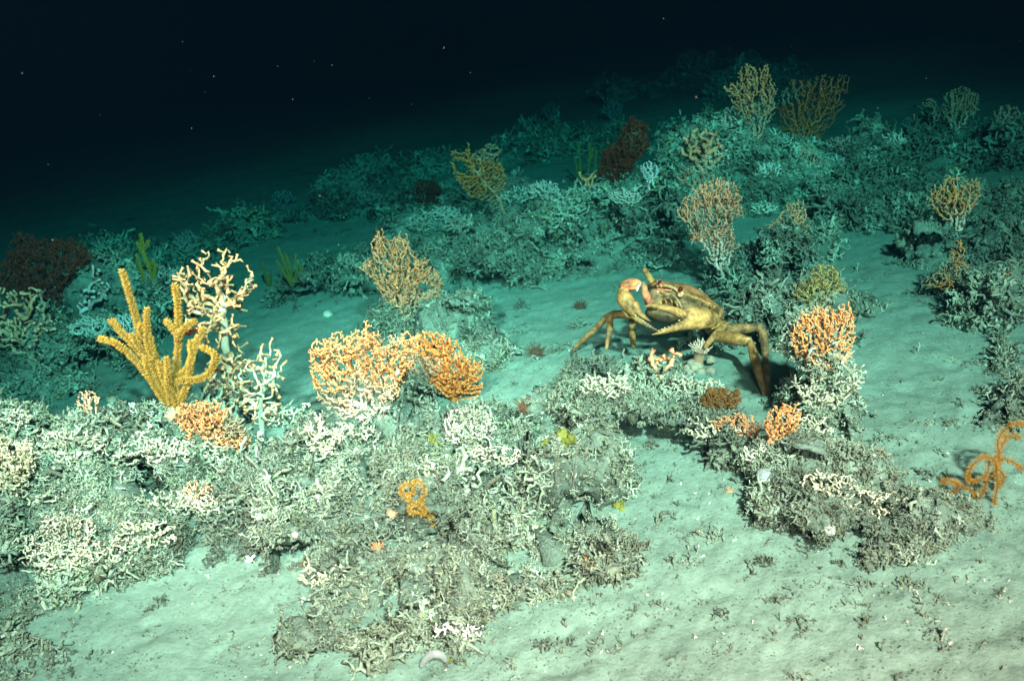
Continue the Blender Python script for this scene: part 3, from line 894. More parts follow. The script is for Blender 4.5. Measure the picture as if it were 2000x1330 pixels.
# yellow gorgonian
arms_colony('gorgonian', 'bright yellow gorgonian with thick bristly fingers standing on the front left mound', 'soft coral', (338, 815), [
    [(338, 830), (328, 770, 0), (322, 720, -6), (318, 670, -10), (325, 604, -8)],
    [(330, 790), (312, 735, -12), (290, 695, -16), (262, 665, -18), (232, 655, -18)],
    [(328, 780), (305, 705, 0), (275, 660, 0), (250, 630, 4)],
    [(326, 760), (302, 690, 14), (290, 620, 18), (280, 545, 20)],
    [(345, 800), (358, 720, 6), (370, 660, 10), (376, 610, 12), (377, 568, 12)],
    [(350, 770), (362, 740, -10), (395, 735, -14), (425, 722, -14), (440, 690, -10), (415, 675, -6)],
    [(360, 735), (385, 715, -4), (400, 680, 0), (420, 645, 4)],
    [(370, 665), (385, 645, 0), (408, 630, 0)],
    [(372, 655), (358, 640, 6), (352, 632, 8)],
    [(310, 665), (305, 645, -4), (308, 635, -4)],
    [(345, 820), (352, 780, -8), (340, 740, -14), (335, 700, -14)],
    [(332, 790), (318, 750, -10), (312, 715, -14), (310, 690, -14)], [(340, 800), (345, 750, -16), (350, 720, -20), (352, 690, -20)], [(328, 740, 0), (322, 690, -4), (322, 655, -6)], [(350, 790), (375, 755, -6), (392, 700, -4), (395, 668, -2)],
    [(318, 700, -12), (300, 668, -14), (292, 650, -14)],
], 3.7, 6.6, (.45, .215, .03), dens=8, part='branch', tipcol=(.50, .33, .10))
arms_colony('gorgonian', 'slim far yellow gorgonian with stubby side polyps above the left reef', 'soft coral', (303, 560), [
    [(303, 565), (298, 530), (292, 500), (291, 462)], [(300, 550), (306, 530, 4), (309, 520, 4)], [(286, 560), (281, 530), (277, 500)],
    [(297, 525), (303, 515), (308, 512)], [(293, 505), (286, 490), (281, 478)], [(292, 490), (300, 482), (305, 475)]], 2.6, 3.6, (.48, .36, .06), dens=5, fwd=.8)
arms_colony('gorgonian', 'small far olive yellow gorgonian with upright fingers left of the beige bush', 'soft coral', (572, 560), [
    [(572, 562), (558, 535), (545, 510)], [(572, 560), (560, 520, 4), (549, 488, 4)], [(572, 558), (570, 525), (564, 500)], [(574, 558), (582, 528), (583, 500)], [(576, 556), (588, 540), (593, 518)]], 2.2, 2.2, (.34, .29, .05), dens=6, fwd=.8)
arms_colony('gorgonian', 'faint olive gorgonian stub beside the head of the white tree coral', 'soft coral', (525, 560), [
    [(525, 562), (520, 540), (516, 515)], [(527, 560), (530, 545), (532, 528)]], 2.4, 2.2, (.30, .25, .05), dens=6, fwd=.8)
arms_colony('gorgonian', 'thin yellow stalked gorgonian standing up from the far reef edge', 'soft coral', (1142, 365), [
    [(1140, 368), (1133, 335), (1127, 288)], [(1146, 368), (1148, 330), (1149, 286)], [(1150, 362), (1160, 335), (1162, 300)], [(1134, 362), (1128, 340), (1121, 312)], [(1147, 325, 2), (1154, 308, 2), (1155, 296, 2)]], 2.0, 1.6, (.44, .38, .10), dens=7, fwd=.7)
coral('coral_colony', 'small tan coral at the feet of the thin yellow stalks', 'coral', (1140, 395), [(1128, 335), (1150, 345), (1163, 338), (1162, 352), (1150, 368), (1130, 365)], (CREAM, TAN, (.6, .48, .3)), n=70, step=5, rtip=2.2, rmax=4, kill=1.8, group=G1, seed=12, cup=.4)
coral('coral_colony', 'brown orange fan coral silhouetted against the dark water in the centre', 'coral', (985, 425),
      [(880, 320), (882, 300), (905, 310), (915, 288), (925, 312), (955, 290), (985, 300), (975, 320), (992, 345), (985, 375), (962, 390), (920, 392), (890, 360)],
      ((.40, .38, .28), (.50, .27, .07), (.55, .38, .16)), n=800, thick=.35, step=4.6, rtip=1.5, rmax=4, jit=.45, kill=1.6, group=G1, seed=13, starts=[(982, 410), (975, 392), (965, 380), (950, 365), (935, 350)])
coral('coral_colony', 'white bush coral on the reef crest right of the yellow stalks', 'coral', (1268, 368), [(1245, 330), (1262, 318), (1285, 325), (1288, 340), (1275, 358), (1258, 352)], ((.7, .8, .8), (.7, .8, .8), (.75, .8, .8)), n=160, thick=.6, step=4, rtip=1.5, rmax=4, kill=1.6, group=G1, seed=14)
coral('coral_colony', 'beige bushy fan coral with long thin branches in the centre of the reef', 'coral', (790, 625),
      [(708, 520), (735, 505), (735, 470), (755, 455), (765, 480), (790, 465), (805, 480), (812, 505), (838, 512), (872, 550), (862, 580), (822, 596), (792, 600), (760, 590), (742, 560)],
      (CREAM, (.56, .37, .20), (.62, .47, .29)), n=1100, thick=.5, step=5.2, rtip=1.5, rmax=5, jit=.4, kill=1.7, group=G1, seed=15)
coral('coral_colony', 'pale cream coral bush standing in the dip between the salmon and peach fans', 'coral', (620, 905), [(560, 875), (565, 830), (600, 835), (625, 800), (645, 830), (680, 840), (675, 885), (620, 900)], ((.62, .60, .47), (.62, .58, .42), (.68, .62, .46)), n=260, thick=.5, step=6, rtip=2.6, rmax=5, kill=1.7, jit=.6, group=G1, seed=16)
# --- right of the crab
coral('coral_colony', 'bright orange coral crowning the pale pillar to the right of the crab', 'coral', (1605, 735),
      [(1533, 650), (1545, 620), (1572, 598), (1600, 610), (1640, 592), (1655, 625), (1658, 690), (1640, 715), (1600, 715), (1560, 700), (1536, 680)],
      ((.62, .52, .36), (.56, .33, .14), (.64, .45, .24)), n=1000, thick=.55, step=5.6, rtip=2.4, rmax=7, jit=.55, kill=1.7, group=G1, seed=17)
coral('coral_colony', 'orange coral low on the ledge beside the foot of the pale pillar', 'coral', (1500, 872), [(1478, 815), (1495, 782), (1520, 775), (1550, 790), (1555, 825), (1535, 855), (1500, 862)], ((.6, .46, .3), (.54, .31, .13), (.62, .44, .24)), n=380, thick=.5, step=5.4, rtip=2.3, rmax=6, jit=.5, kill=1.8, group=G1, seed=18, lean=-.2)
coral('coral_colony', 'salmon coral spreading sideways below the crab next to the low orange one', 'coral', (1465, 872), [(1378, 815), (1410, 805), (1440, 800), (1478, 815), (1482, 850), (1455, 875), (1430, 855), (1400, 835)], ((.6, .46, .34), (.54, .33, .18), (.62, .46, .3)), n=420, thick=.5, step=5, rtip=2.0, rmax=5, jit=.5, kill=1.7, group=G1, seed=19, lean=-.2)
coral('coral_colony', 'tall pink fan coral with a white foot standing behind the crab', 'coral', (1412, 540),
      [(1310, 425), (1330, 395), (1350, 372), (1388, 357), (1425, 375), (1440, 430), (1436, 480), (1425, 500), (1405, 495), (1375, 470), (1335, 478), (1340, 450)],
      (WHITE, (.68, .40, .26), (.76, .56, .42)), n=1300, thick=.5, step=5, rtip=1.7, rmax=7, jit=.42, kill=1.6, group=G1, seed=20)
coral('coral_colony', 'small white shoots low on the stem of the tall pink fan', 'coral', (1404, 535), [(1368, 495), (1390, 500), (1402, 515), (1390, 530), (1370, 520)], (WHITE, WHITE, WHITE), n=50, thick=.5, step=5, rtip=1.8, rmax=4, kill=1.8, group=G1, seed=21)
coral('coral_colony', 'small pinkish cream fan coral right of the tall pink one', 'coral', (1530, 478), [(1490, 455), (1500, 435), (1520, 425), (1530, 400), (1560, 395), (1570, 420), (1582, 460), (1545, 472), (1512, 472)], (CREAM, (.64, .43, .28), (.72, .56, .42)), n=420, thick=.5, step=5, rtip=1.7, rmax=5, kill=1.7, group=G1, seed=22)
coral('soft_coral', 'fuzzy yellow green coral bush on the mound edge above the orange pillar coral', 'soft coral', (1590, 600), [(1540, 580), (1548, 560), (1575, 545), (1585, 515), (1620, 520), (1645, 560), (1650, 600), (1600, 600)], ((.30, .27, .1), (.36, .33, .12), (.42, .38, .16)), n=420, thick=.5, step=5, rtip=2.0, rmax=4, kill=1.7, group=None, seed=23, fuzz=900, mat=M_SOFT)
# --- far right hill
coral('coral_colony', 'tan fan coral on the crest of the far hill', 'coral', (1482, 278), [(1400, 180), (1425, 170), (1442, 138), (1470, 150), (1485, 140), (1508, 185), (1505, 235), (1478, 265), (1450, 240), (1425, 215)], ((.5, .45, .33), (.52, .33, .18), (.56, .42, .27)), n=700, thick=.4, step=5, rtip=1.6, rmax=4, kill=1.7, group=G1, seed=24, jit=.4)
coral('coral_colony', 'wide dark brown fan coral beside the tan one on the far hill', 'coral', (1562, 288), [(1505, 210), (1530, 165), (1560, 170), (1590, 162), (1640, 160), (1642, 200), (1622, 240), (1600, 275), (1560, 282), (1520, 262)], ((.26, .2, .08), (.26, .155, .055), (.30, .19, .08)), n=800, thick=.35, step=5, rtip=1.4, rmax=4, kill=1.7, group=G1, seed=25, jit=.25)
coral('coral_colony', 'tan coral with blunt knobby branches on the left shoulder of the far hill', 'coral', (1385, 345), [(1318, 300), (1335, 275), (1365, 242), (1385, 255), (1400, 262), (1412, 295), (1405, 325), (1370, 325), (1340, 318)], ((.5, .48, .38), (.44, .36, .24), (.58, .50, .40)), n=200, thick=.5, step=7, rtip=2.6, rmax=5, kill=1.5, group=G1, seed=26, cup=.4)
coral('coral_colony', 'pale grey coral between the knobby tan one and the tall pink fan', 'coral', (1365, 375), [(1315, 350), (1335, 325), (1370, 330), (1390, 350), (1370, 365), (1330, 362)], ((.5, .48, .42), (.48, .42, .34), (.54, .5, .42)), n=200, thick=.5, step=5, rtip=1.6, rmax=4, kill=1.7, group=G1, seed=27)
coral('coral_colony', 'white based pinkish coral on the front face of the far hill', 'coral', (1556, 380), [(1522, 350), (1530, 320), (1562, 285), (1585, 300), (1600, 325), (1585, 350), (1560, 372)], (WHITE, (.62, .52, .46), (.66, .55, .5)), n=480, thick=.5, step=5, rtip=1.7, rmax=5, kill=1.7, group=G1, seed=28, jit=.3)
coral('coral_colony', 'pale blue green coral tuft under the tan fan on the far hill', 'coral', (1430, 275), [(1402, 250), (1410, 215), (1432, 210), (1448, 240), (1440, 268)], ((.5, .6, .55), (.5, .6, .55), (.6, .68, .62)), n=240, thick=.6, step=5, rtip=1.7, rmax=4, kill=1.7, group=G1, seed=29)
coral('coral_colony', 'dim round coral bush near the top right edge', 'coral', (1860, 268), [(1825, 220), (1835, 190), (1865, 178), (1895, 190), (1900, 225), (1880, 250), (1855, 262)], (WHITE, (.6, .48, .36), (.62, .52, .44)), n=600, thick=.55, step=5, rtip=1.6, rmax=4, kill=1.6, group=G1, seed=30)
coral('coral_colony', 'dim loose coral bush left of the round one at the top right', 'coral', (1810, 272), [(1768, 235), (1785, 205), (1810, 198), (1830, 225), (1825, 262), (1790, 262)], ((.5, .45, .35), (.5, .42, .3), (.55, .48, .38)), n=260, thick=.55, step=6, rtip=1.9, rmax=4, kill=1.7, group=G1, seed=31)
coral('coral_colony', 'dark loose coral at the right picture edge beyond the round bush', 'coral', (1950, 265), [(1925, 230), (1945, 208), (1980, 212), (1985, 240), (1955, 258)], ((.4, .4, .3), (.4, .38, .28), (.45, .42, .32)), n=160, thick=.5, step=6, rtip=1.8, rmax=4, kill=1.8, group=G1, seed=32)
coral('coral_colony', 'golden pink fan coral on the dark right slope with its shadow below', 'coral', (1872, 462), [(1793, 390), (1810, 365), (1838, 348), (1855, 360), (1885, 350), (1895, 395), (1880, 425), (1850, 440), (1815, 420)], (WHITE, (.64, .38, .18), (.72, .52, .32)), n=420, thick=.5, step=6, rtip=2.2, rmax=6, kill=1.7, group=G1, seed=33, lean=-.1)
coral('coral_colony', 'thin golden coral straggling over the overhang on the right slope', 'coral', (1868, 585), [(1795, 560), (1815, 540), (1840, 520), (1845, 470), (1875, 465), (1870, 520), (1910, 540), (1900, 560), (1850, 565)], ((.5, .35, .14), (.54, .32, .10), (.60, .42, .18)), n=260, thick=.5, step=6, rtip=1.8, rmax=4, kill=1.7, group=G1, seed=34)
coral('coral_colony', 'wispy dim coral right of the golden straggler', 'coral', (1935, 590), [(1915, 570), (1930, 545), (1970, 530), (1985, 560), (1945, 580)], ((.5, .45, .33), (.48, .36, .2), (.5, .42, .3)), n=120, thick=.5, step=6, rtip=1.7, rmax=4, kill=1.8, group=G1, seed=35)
# --- dark bushy black corals
coral('black_coral', 'dark red bushy black coral at the far left edge of the light', 'black coral', (105, 615), [(12, 555), (40, 500), (72, 460), (110, 478), (185, 478), (202, 510), (150, 545), (140, 590), (95, 605), (50, 585)], ((.10, .05, .03), (.19, .055, .022), (.22, .07, .028)), n=1100, thick=.5, step=4.6, rtip=1.0, rmax=3, kill=1.5, group='reddish black corals', seed=36, jit=.6, fuzz=6000, mat=M_SOFT)
coral('black_coral', 'rusty black coral rising from the far reef right of the yellow stalks', 'black coral', (1205, 360), [(1162, 345), (1178, 300), (1205, 285), (1225, 240), (1258, 255), (1262, 290), (1235, 320), (1215, 350)], ((.12, .05, .03), (.22, .06, .02), (.24, .07, .025)), n=700, thick=.5, step=4.6, rtip=1.0, rmax=3, kill=1.5, group='reddish black corals', seed=37, jit=.6, fuzz=4500, mat=M_SOFT)
coral('black_coral', 'small rusty black coral between the white bush and the far hill', 'black coral', (1312, 345), [(1292, 330), (1300, 300), (1325, 298), (1330, 330), (1315, 342)], ((.12, .05, .03), (.18, .055, .02), (.2, .065, .025)), n=260, thick=.5, step=4.6, rtip=1.0, rmax=3, kill=1.5, group='reddish black corals', seed=38, jit=.6, fuzz=1500, mat=M_SOFT)
coral('black_coral', 'very dim rusty bush on the far ridge left of the brown fan', 'black coral', (835, 405), [(808, 395), (815, 362), (845, 352), (865, 375), (850, 398)], ((.10, .05, .03), (.18, .06, .025), (.2, .07, .03)), n=260, thick=.5, step=4.6, rtip=1.0, rmax=3, kill=1.5, group='reddish black corals', seed=39, jit=.6, fuzz=1500, mat=M_SOFT)
coral('black_coral', 'brown fuzzy hydroid bush hanging in front of the ledge below the crab', 'hydroid', (1405, 800), [(1365, 790), (1372, 755), (1400, 765), (1440, 758), (1445, 785), (1415, 795)], ((.13, .10, .035), (.16, .12, .04), (.20, .145, .05)), n=260, thick=.5, step=4.6, rtip=1.0, rmax=3, kill=1.5, seed=40, jit=.6, fuzz=2200, mat=M_SOFT)
# --- left
coral('coral_colony', 'tan coral with pale knobby tips against the dark at the left edge', 'coral', (62, 710), [(-5, 640), (5, 590), (25, 565), (62, 572), (112, 562), (115, 610), (128, 640), (80, 675), (40, 690), (0, 680)], ((.4, .36, .25), (.42, .32, .22), (.62, .52, .42)), n=380, thick=.5, step=6.5, rtip=2.2, rmax=5, kill=1.5, group=G1, seed=41, cup=.3)
coral('coral_colony', 'crooked white twig coral above the left reef', 'coral', (160, 612), [(145, 600), (158, 570), (185, 555), (210, 540), (235, 560), (225, 585), (180, 595)], ((.7, .72, .74), (.5, .46, .4), (.76, .78, .8)), n=70, thick=.4, step=7, rtip=2.2, rmax=4, kill=1.7, group=G1, seed=42, cup=.4)
coral('coral_colony', 'thin white and tan upright coral on the left reef near the slim gorgonian', 'coral', (200, 580), [(185, 535), (190, 515), (205, 520), (215, 550), (230, 570), (205, 572)], ((.6, .6, .55), (.45, .4, .32), (.72, .72, .7)), n=40, thick=.4, step=7, rtip=2.2, rmax=4, kill=1.8, group=G1, seed=43, cup=.4)
coral('coral_colony', 'bluish white lacy coral half hidden behind the yellow gorgonian', 'coral', (252, 668), [(225, 640), (235, 612), (265, 612), (285, 640), (270, 662), (240, 665)], ((.66, .76, .78), (.66, .76, .78), (.72, .8, .8)), n=260, thick=.5, step=5, rtip=1.7, rmax=4, kill=1.6, group=G1, seed=44)
coral('coral_colony', 'small white coral with a pink top on the crest of the front left mound', 'coral', (185, 822), [(155, 785), (168, 760), (190, 758), (205, 775), (195, 805), (170, 808)], (WHITE, (.74, .6, .5), (.76, .56, .42)), n=180, thick=.5, step=5.5, rtip=2.1, rmax=4, kill=1.7, group=G1, seed=45)
coral('coral_colony', 'stubby orange pink cup coral sprig on the left crest', 'coral', (104, 835), [(88, 800), (98, 790), (112, 795), (112, 815), (100, 825)], ((.6, .33, .2), (.64, .4, .26), (.74, .5, .34)), n=14, thick=.4, step=8, rtip=3.8, rmax=5, kill=1.4, group=G1, seed=46, cup=.8)
coral('coral_colony', 'second low orange pink sprig below the first on the left crest', 'coral', (118, 870), [(102, 850), (112, 834), (130, 845), (128, 862)], ((.6, .33, .2), (.64, .4, .26), (.74, .5, .34)), n=14, thick=.4, step=8, rtip=3.8, rmax=5, kill=1.4, group=G1, seed=47, cup=.8)
coral('coral_colony', 'snow white sprigs at the foot of the yellow gorgonian', 'coral', (290, 825), [(250, 800), (258, 782), (285, 795), (310, 800), (300, 818), (262, 822)], ((.84, .84, .84), (.84, .84, .84), (.86, .86, .86)), n=70, thick=.5, step=6, rtip=2.4, rmax=5, kill=1.7, group=G1, seed=48)
coral('coral_colony', 'yellowish cream coral filling the lower left edge of the picture', 'coral', (30, 985), [(-20, 900), (-10, 850), (25, 845), (50, 865), (85, 860), (90, 900), (60, 950), (10, 965)], ((.5, .47, .34), (.56, .5, .34), (.66, .6, .44)), n=600, thick=.6, step=6, rtip=2.6, rmax=5, kill=1.6, group=G1, seed=49, jit=.6)
coral('coral_colony', 'white coral low on the face of the front left mound', 'coral', (160, 1075), [(95, 1025), (120, 980), (160, 975), (205, 985), (205, 1025), (190, 1060), (140, 1065)], (WHITE, (.72, .66, .55), (.74, .68, .58)), n=520, thick=.5, step=6, rtip=2.3, rmax=5, kill=1.7, group=G1, seed=50, jit=.6, lean=-.4)
coral('coral_colony', 'cream pink coral on the right face of the front left mound', 'coral', (392, 990), [(358, 970), (368, 935), (400, 920), (430, 935), (432, 960), (410, 985), (385, 1000)], (WHITE, (.72, .56, .46), (.78, .68, .58)), n=260, thick=.5, step=6, rtip=2.2, rmax=4, kill=1.8, group=G1, seed=51, jit=.6, lean=-.35)
coral('coral_colony', 'small white coral sprig on the ledge left of the beige bush', 'coral', (600, 560), [(588, 545), (592, 530), (608, 530), (610, 545)], ((.7, .75, .75), (.7, .75, .75), (.75, .78, .78)), n=40, thick=.5, step=4, rtip=1.4, rmax=2.5, kill=1.8, group=G1, seed=52)
coral('coral_colony', 'loose white coral branches lying on the front rubble patch', 'coral', (890, 1235), [(850, 1195), (862, 1178), (905, 1182), (948, 1205), (940, 1240), (880, 1250)], ((.82, .82, .8), (.82, .82, .8), (.84, .82, .78)), n=60, thick=.5, step=8, rtip=2.8, rmax=5, kill=1.9, group=G1, seed=53, jit=.6, lean=-.9)
coral('coral_colony', 'stubby cup coral with pink tips on the ledge under the crab', 'coral', (1290, 735), [(1258, 705), (1262, 685), (1290, 690), (1320, 675), (1330, 690), (1315, 712), (1285, 720)], ((.7, .6, .5), (.66, .48, .34), (.74, .44, .3)), n=46, thick=.5, step=7, rtip=3.0, rmax=5, kill=1.5, group=G1, seed=54, cup=.7)
coral('coral_colony', 'white hydroid sprigs on the left side of the pale pillar', 'coral', (1552, 752), [(1532, 738), (1538, 705), (1558, 708), (1565, 735)], ((.6, .62, .55), (.66, .66, .6), (.74, .74, .7)), n=60, thick=.5, step=6, rtip=1.8, rmax=3, kill=1.9, group=G1, seed=55)
coral('coral_colony', 'white branching coral on the front edge of the pale pillar foot', 'coral', (1465, 905), [(1440, 890), (1450, 862), (1480, 860), (1510, 870), (1500, 895), (1465, 900)], ((.66, .68, .6), (.66, .66, .56), (.72, .70, .6)), n=110, thick=.5, step=6, rtip=2.2, rmax=4, kill=1.8, group=G1, seed=56, jit=.6)
# dim far tufts
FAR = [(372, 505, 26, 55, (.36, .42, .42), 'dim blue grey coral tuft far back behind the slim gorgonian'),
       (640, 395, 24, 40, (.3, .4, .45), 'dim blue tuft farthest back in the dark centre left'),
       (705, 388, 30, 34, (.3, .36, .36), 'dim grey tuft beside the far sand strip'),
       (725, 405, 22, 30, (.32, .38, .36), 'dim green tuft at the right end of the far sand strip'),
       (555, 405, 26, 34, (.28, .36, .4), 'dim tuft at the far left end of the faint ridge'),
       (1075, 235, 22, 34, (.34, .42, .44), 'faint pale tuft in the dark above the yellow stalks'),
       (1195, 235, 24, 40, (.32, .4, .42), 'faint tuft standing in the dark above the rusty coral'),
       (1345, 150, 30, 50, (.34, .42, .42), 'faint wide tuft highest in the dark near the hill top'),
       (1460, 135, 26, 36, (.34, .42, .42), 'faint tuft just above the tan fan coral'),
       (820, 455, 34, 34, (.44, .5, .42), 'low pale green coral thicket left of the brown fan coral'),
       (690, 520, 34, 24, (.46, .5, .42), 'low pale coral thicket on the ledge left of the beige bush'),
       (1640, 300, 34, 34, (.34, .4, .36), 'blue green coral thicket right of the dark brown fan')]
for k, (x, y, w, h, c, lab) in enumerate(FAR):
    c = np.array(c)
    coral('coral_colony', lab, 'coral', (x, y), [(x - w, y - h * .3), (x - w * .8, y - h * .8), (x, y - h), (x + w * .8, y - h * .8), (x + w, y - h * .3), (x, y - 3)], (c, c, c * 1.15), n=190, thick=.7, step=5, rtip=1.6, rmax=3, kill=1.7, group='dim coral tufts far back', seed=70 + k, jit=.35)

# pale thickets: living and freshly dead white coral on the mounds
THICK = [(40, 905, 70, 60, 'wide cream white coral thicket at the left edge below the crest'), (110, 935, 56, 46, 'cream coral thicket between the left edge thicket and the dark hollow'),
         (40, 1070, 50, 34, 'pale coral thicket at the left edge above the black cavity'), (215, 905, 50, 44, 'pale coral thicket on the crest above the dark round hollow'),
         (330, 900, 44, 40, 'grey white coral tangle below the snow white sprigs'), (200, 1100, 60, 44, 'pale cream coral tangle at the foot of the front left mound'),
         (340, 1000, 44, 36, 'beige coral tangle right of the dark round hollow'), (480, 890, 50, 50, 'pale green white coral at the foot of the tall white trunk'),
         (560, 830, 50, 40, 'mint white coral tangle under the low spreading white tree'), (440, 800, 44, 36, 'white coral tangle behind the salmon dome'),
         (690, 870, 44, 40, 'cream coral tangle at the lower left of the peach dome'), (960, 905, 50, 30, 'white branch tangle below the white bushy coral'),
         (1600, 790, 54, 60, 'white coral tangle clothing the front of the pale pillar'), (1640, 760, 36, 46, 'white coral on the right flank of the pale pillar'),
         (1560, 850, 50, 36, 'pale coral tangle at the base of the pale pillar'), (1350, 765, 50, 24, 'white net of thin branches on the right of the crab ledge'),
         (1400, 850, 56, 26, 'cream coral fringe along the lip of the crab ledge'), (1180, 770, 44, 34, 'beige coral tangle on the left half of the crab ledge'),
         (1700, 1000, 60, 36, 'cream coral tangle in the middle of the right hand slab'), (1610, 960, 44, 34, 'pale coral tangle at the upper left of the right hand slab'),
         (70, 980, 60, 56, 'cream white coral thicket low at the left edge'), (20, 830, 40, 30, 'cream coral sprays poking above the crest at the left edge'),
         (260, 870, 54, 40, 'cream coral sprays on the crest right of the vase sponge'), (150, 885, 50, 40, 'pale coral sprays on the crest below the orange pink sprigs'),
         (130, 1110, 60, 46, 'yellowish white coral thicket above the left black cavity'), (290, 1060, 50, 40, 'grey cream coral tangle below the dark round hollow'),
         (390, 905, 50, 36, 'grey cream coral tangle under the salmon dome'), (430, 1000, 40, 30, 'small grey coral tangle right of the cream pink coral'),
         (640, 1140, 44, 36, 'cream stubby coral at the front tip of the low grey bank')]
for k, (x, y, w, h, lab) in enumerate(THICK):
    w, h = w * 1.35, h * 1.35
    w0 = .5 + .5 * ((k * 37) % 10) / 10
    cc = mix((.34, .36, .26), (.54, .53, .41), w0)
    coral('white_coral_thicket', lab, 'coral', (x, y), [(x - w, y - h * .25), (x - w * .85, y - h * .8), (x - w * .3, y - h * 1.05), (x + w * .2, y - h * .85), (x + w * .8, y - h * .9), (x + w, y - h * .3), (x + w * .5, y + h * .1), (x - w * .6, y + h * .1)],
          (cc, cc, mix(cc, (.72, .68, .56), .5)), n=190, thick=.5, step=8.5, rtip=2.9, rmax=6, kill=1.7, jit=.8, group='pale coral thickets on the front mounds', seed=140 + k, lean=-.3)
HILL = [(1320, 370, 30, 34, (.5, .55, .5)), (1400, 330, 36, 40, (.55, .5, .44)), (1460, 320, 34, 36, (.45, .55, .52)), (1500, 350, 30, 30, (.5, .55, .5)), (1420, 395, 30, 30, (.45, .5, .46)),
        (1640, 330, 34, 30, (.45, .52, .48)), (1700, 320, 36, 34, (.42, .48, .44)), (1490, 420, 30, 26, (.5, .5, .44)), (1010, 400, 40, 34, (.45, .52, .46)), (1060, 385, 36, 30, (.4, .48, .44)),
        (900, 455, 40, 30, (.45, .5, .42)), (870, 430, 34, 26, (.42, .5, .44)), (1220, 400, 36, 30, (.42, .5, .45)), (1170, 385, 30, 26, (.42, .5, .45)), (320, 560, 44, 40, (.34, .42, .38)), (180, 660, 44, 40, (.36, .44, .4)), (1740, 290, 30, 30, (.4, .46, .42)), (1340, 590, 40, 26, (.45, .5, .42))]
where = ['at the left foot of the far hill', 'on the left flank of the far hill', 'below the blue green tuft on the far hill', 'in the middle of the far hill', 'behind the tall pink fan', 'right of the dark brown fan', 'on the right slope of the far hill', 'above the small pinkish fan', 'right of the brown orange fan', 'further right along the mid reef crest',
         'on the left end of the mid reef', 'on the left crest of the mid reef', 'left of the black gap in the mid reef', 'on the mid reef crest below the yellow stalks', 'behind the slim yellow gorgonian', 'above the black hollow of the left reef', 'left of the dim loose bush', 'just behind the crab shell']
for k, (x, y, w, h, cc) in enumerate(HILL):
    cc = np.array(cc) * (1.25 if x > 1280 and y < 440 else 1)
    coral('coral_colony', 'pale blue green coral clump ' + where[k], 'coral', (x, y), [(x - w, y - h * .3), (x - w * .8, y - h * .8), (x, y - h), (x + w * .8, y - h * .85), (x + w, y - h * .3), (x, y - 3)], (cc * 1.25, cc * 1.25, cc * 1.45), n=230, thick=.7, step=5, rtip=2.0, rmax=3.4, kill=1.6, group='pale coral clumps on the far reefs', seed=180 + k, jit=.5)

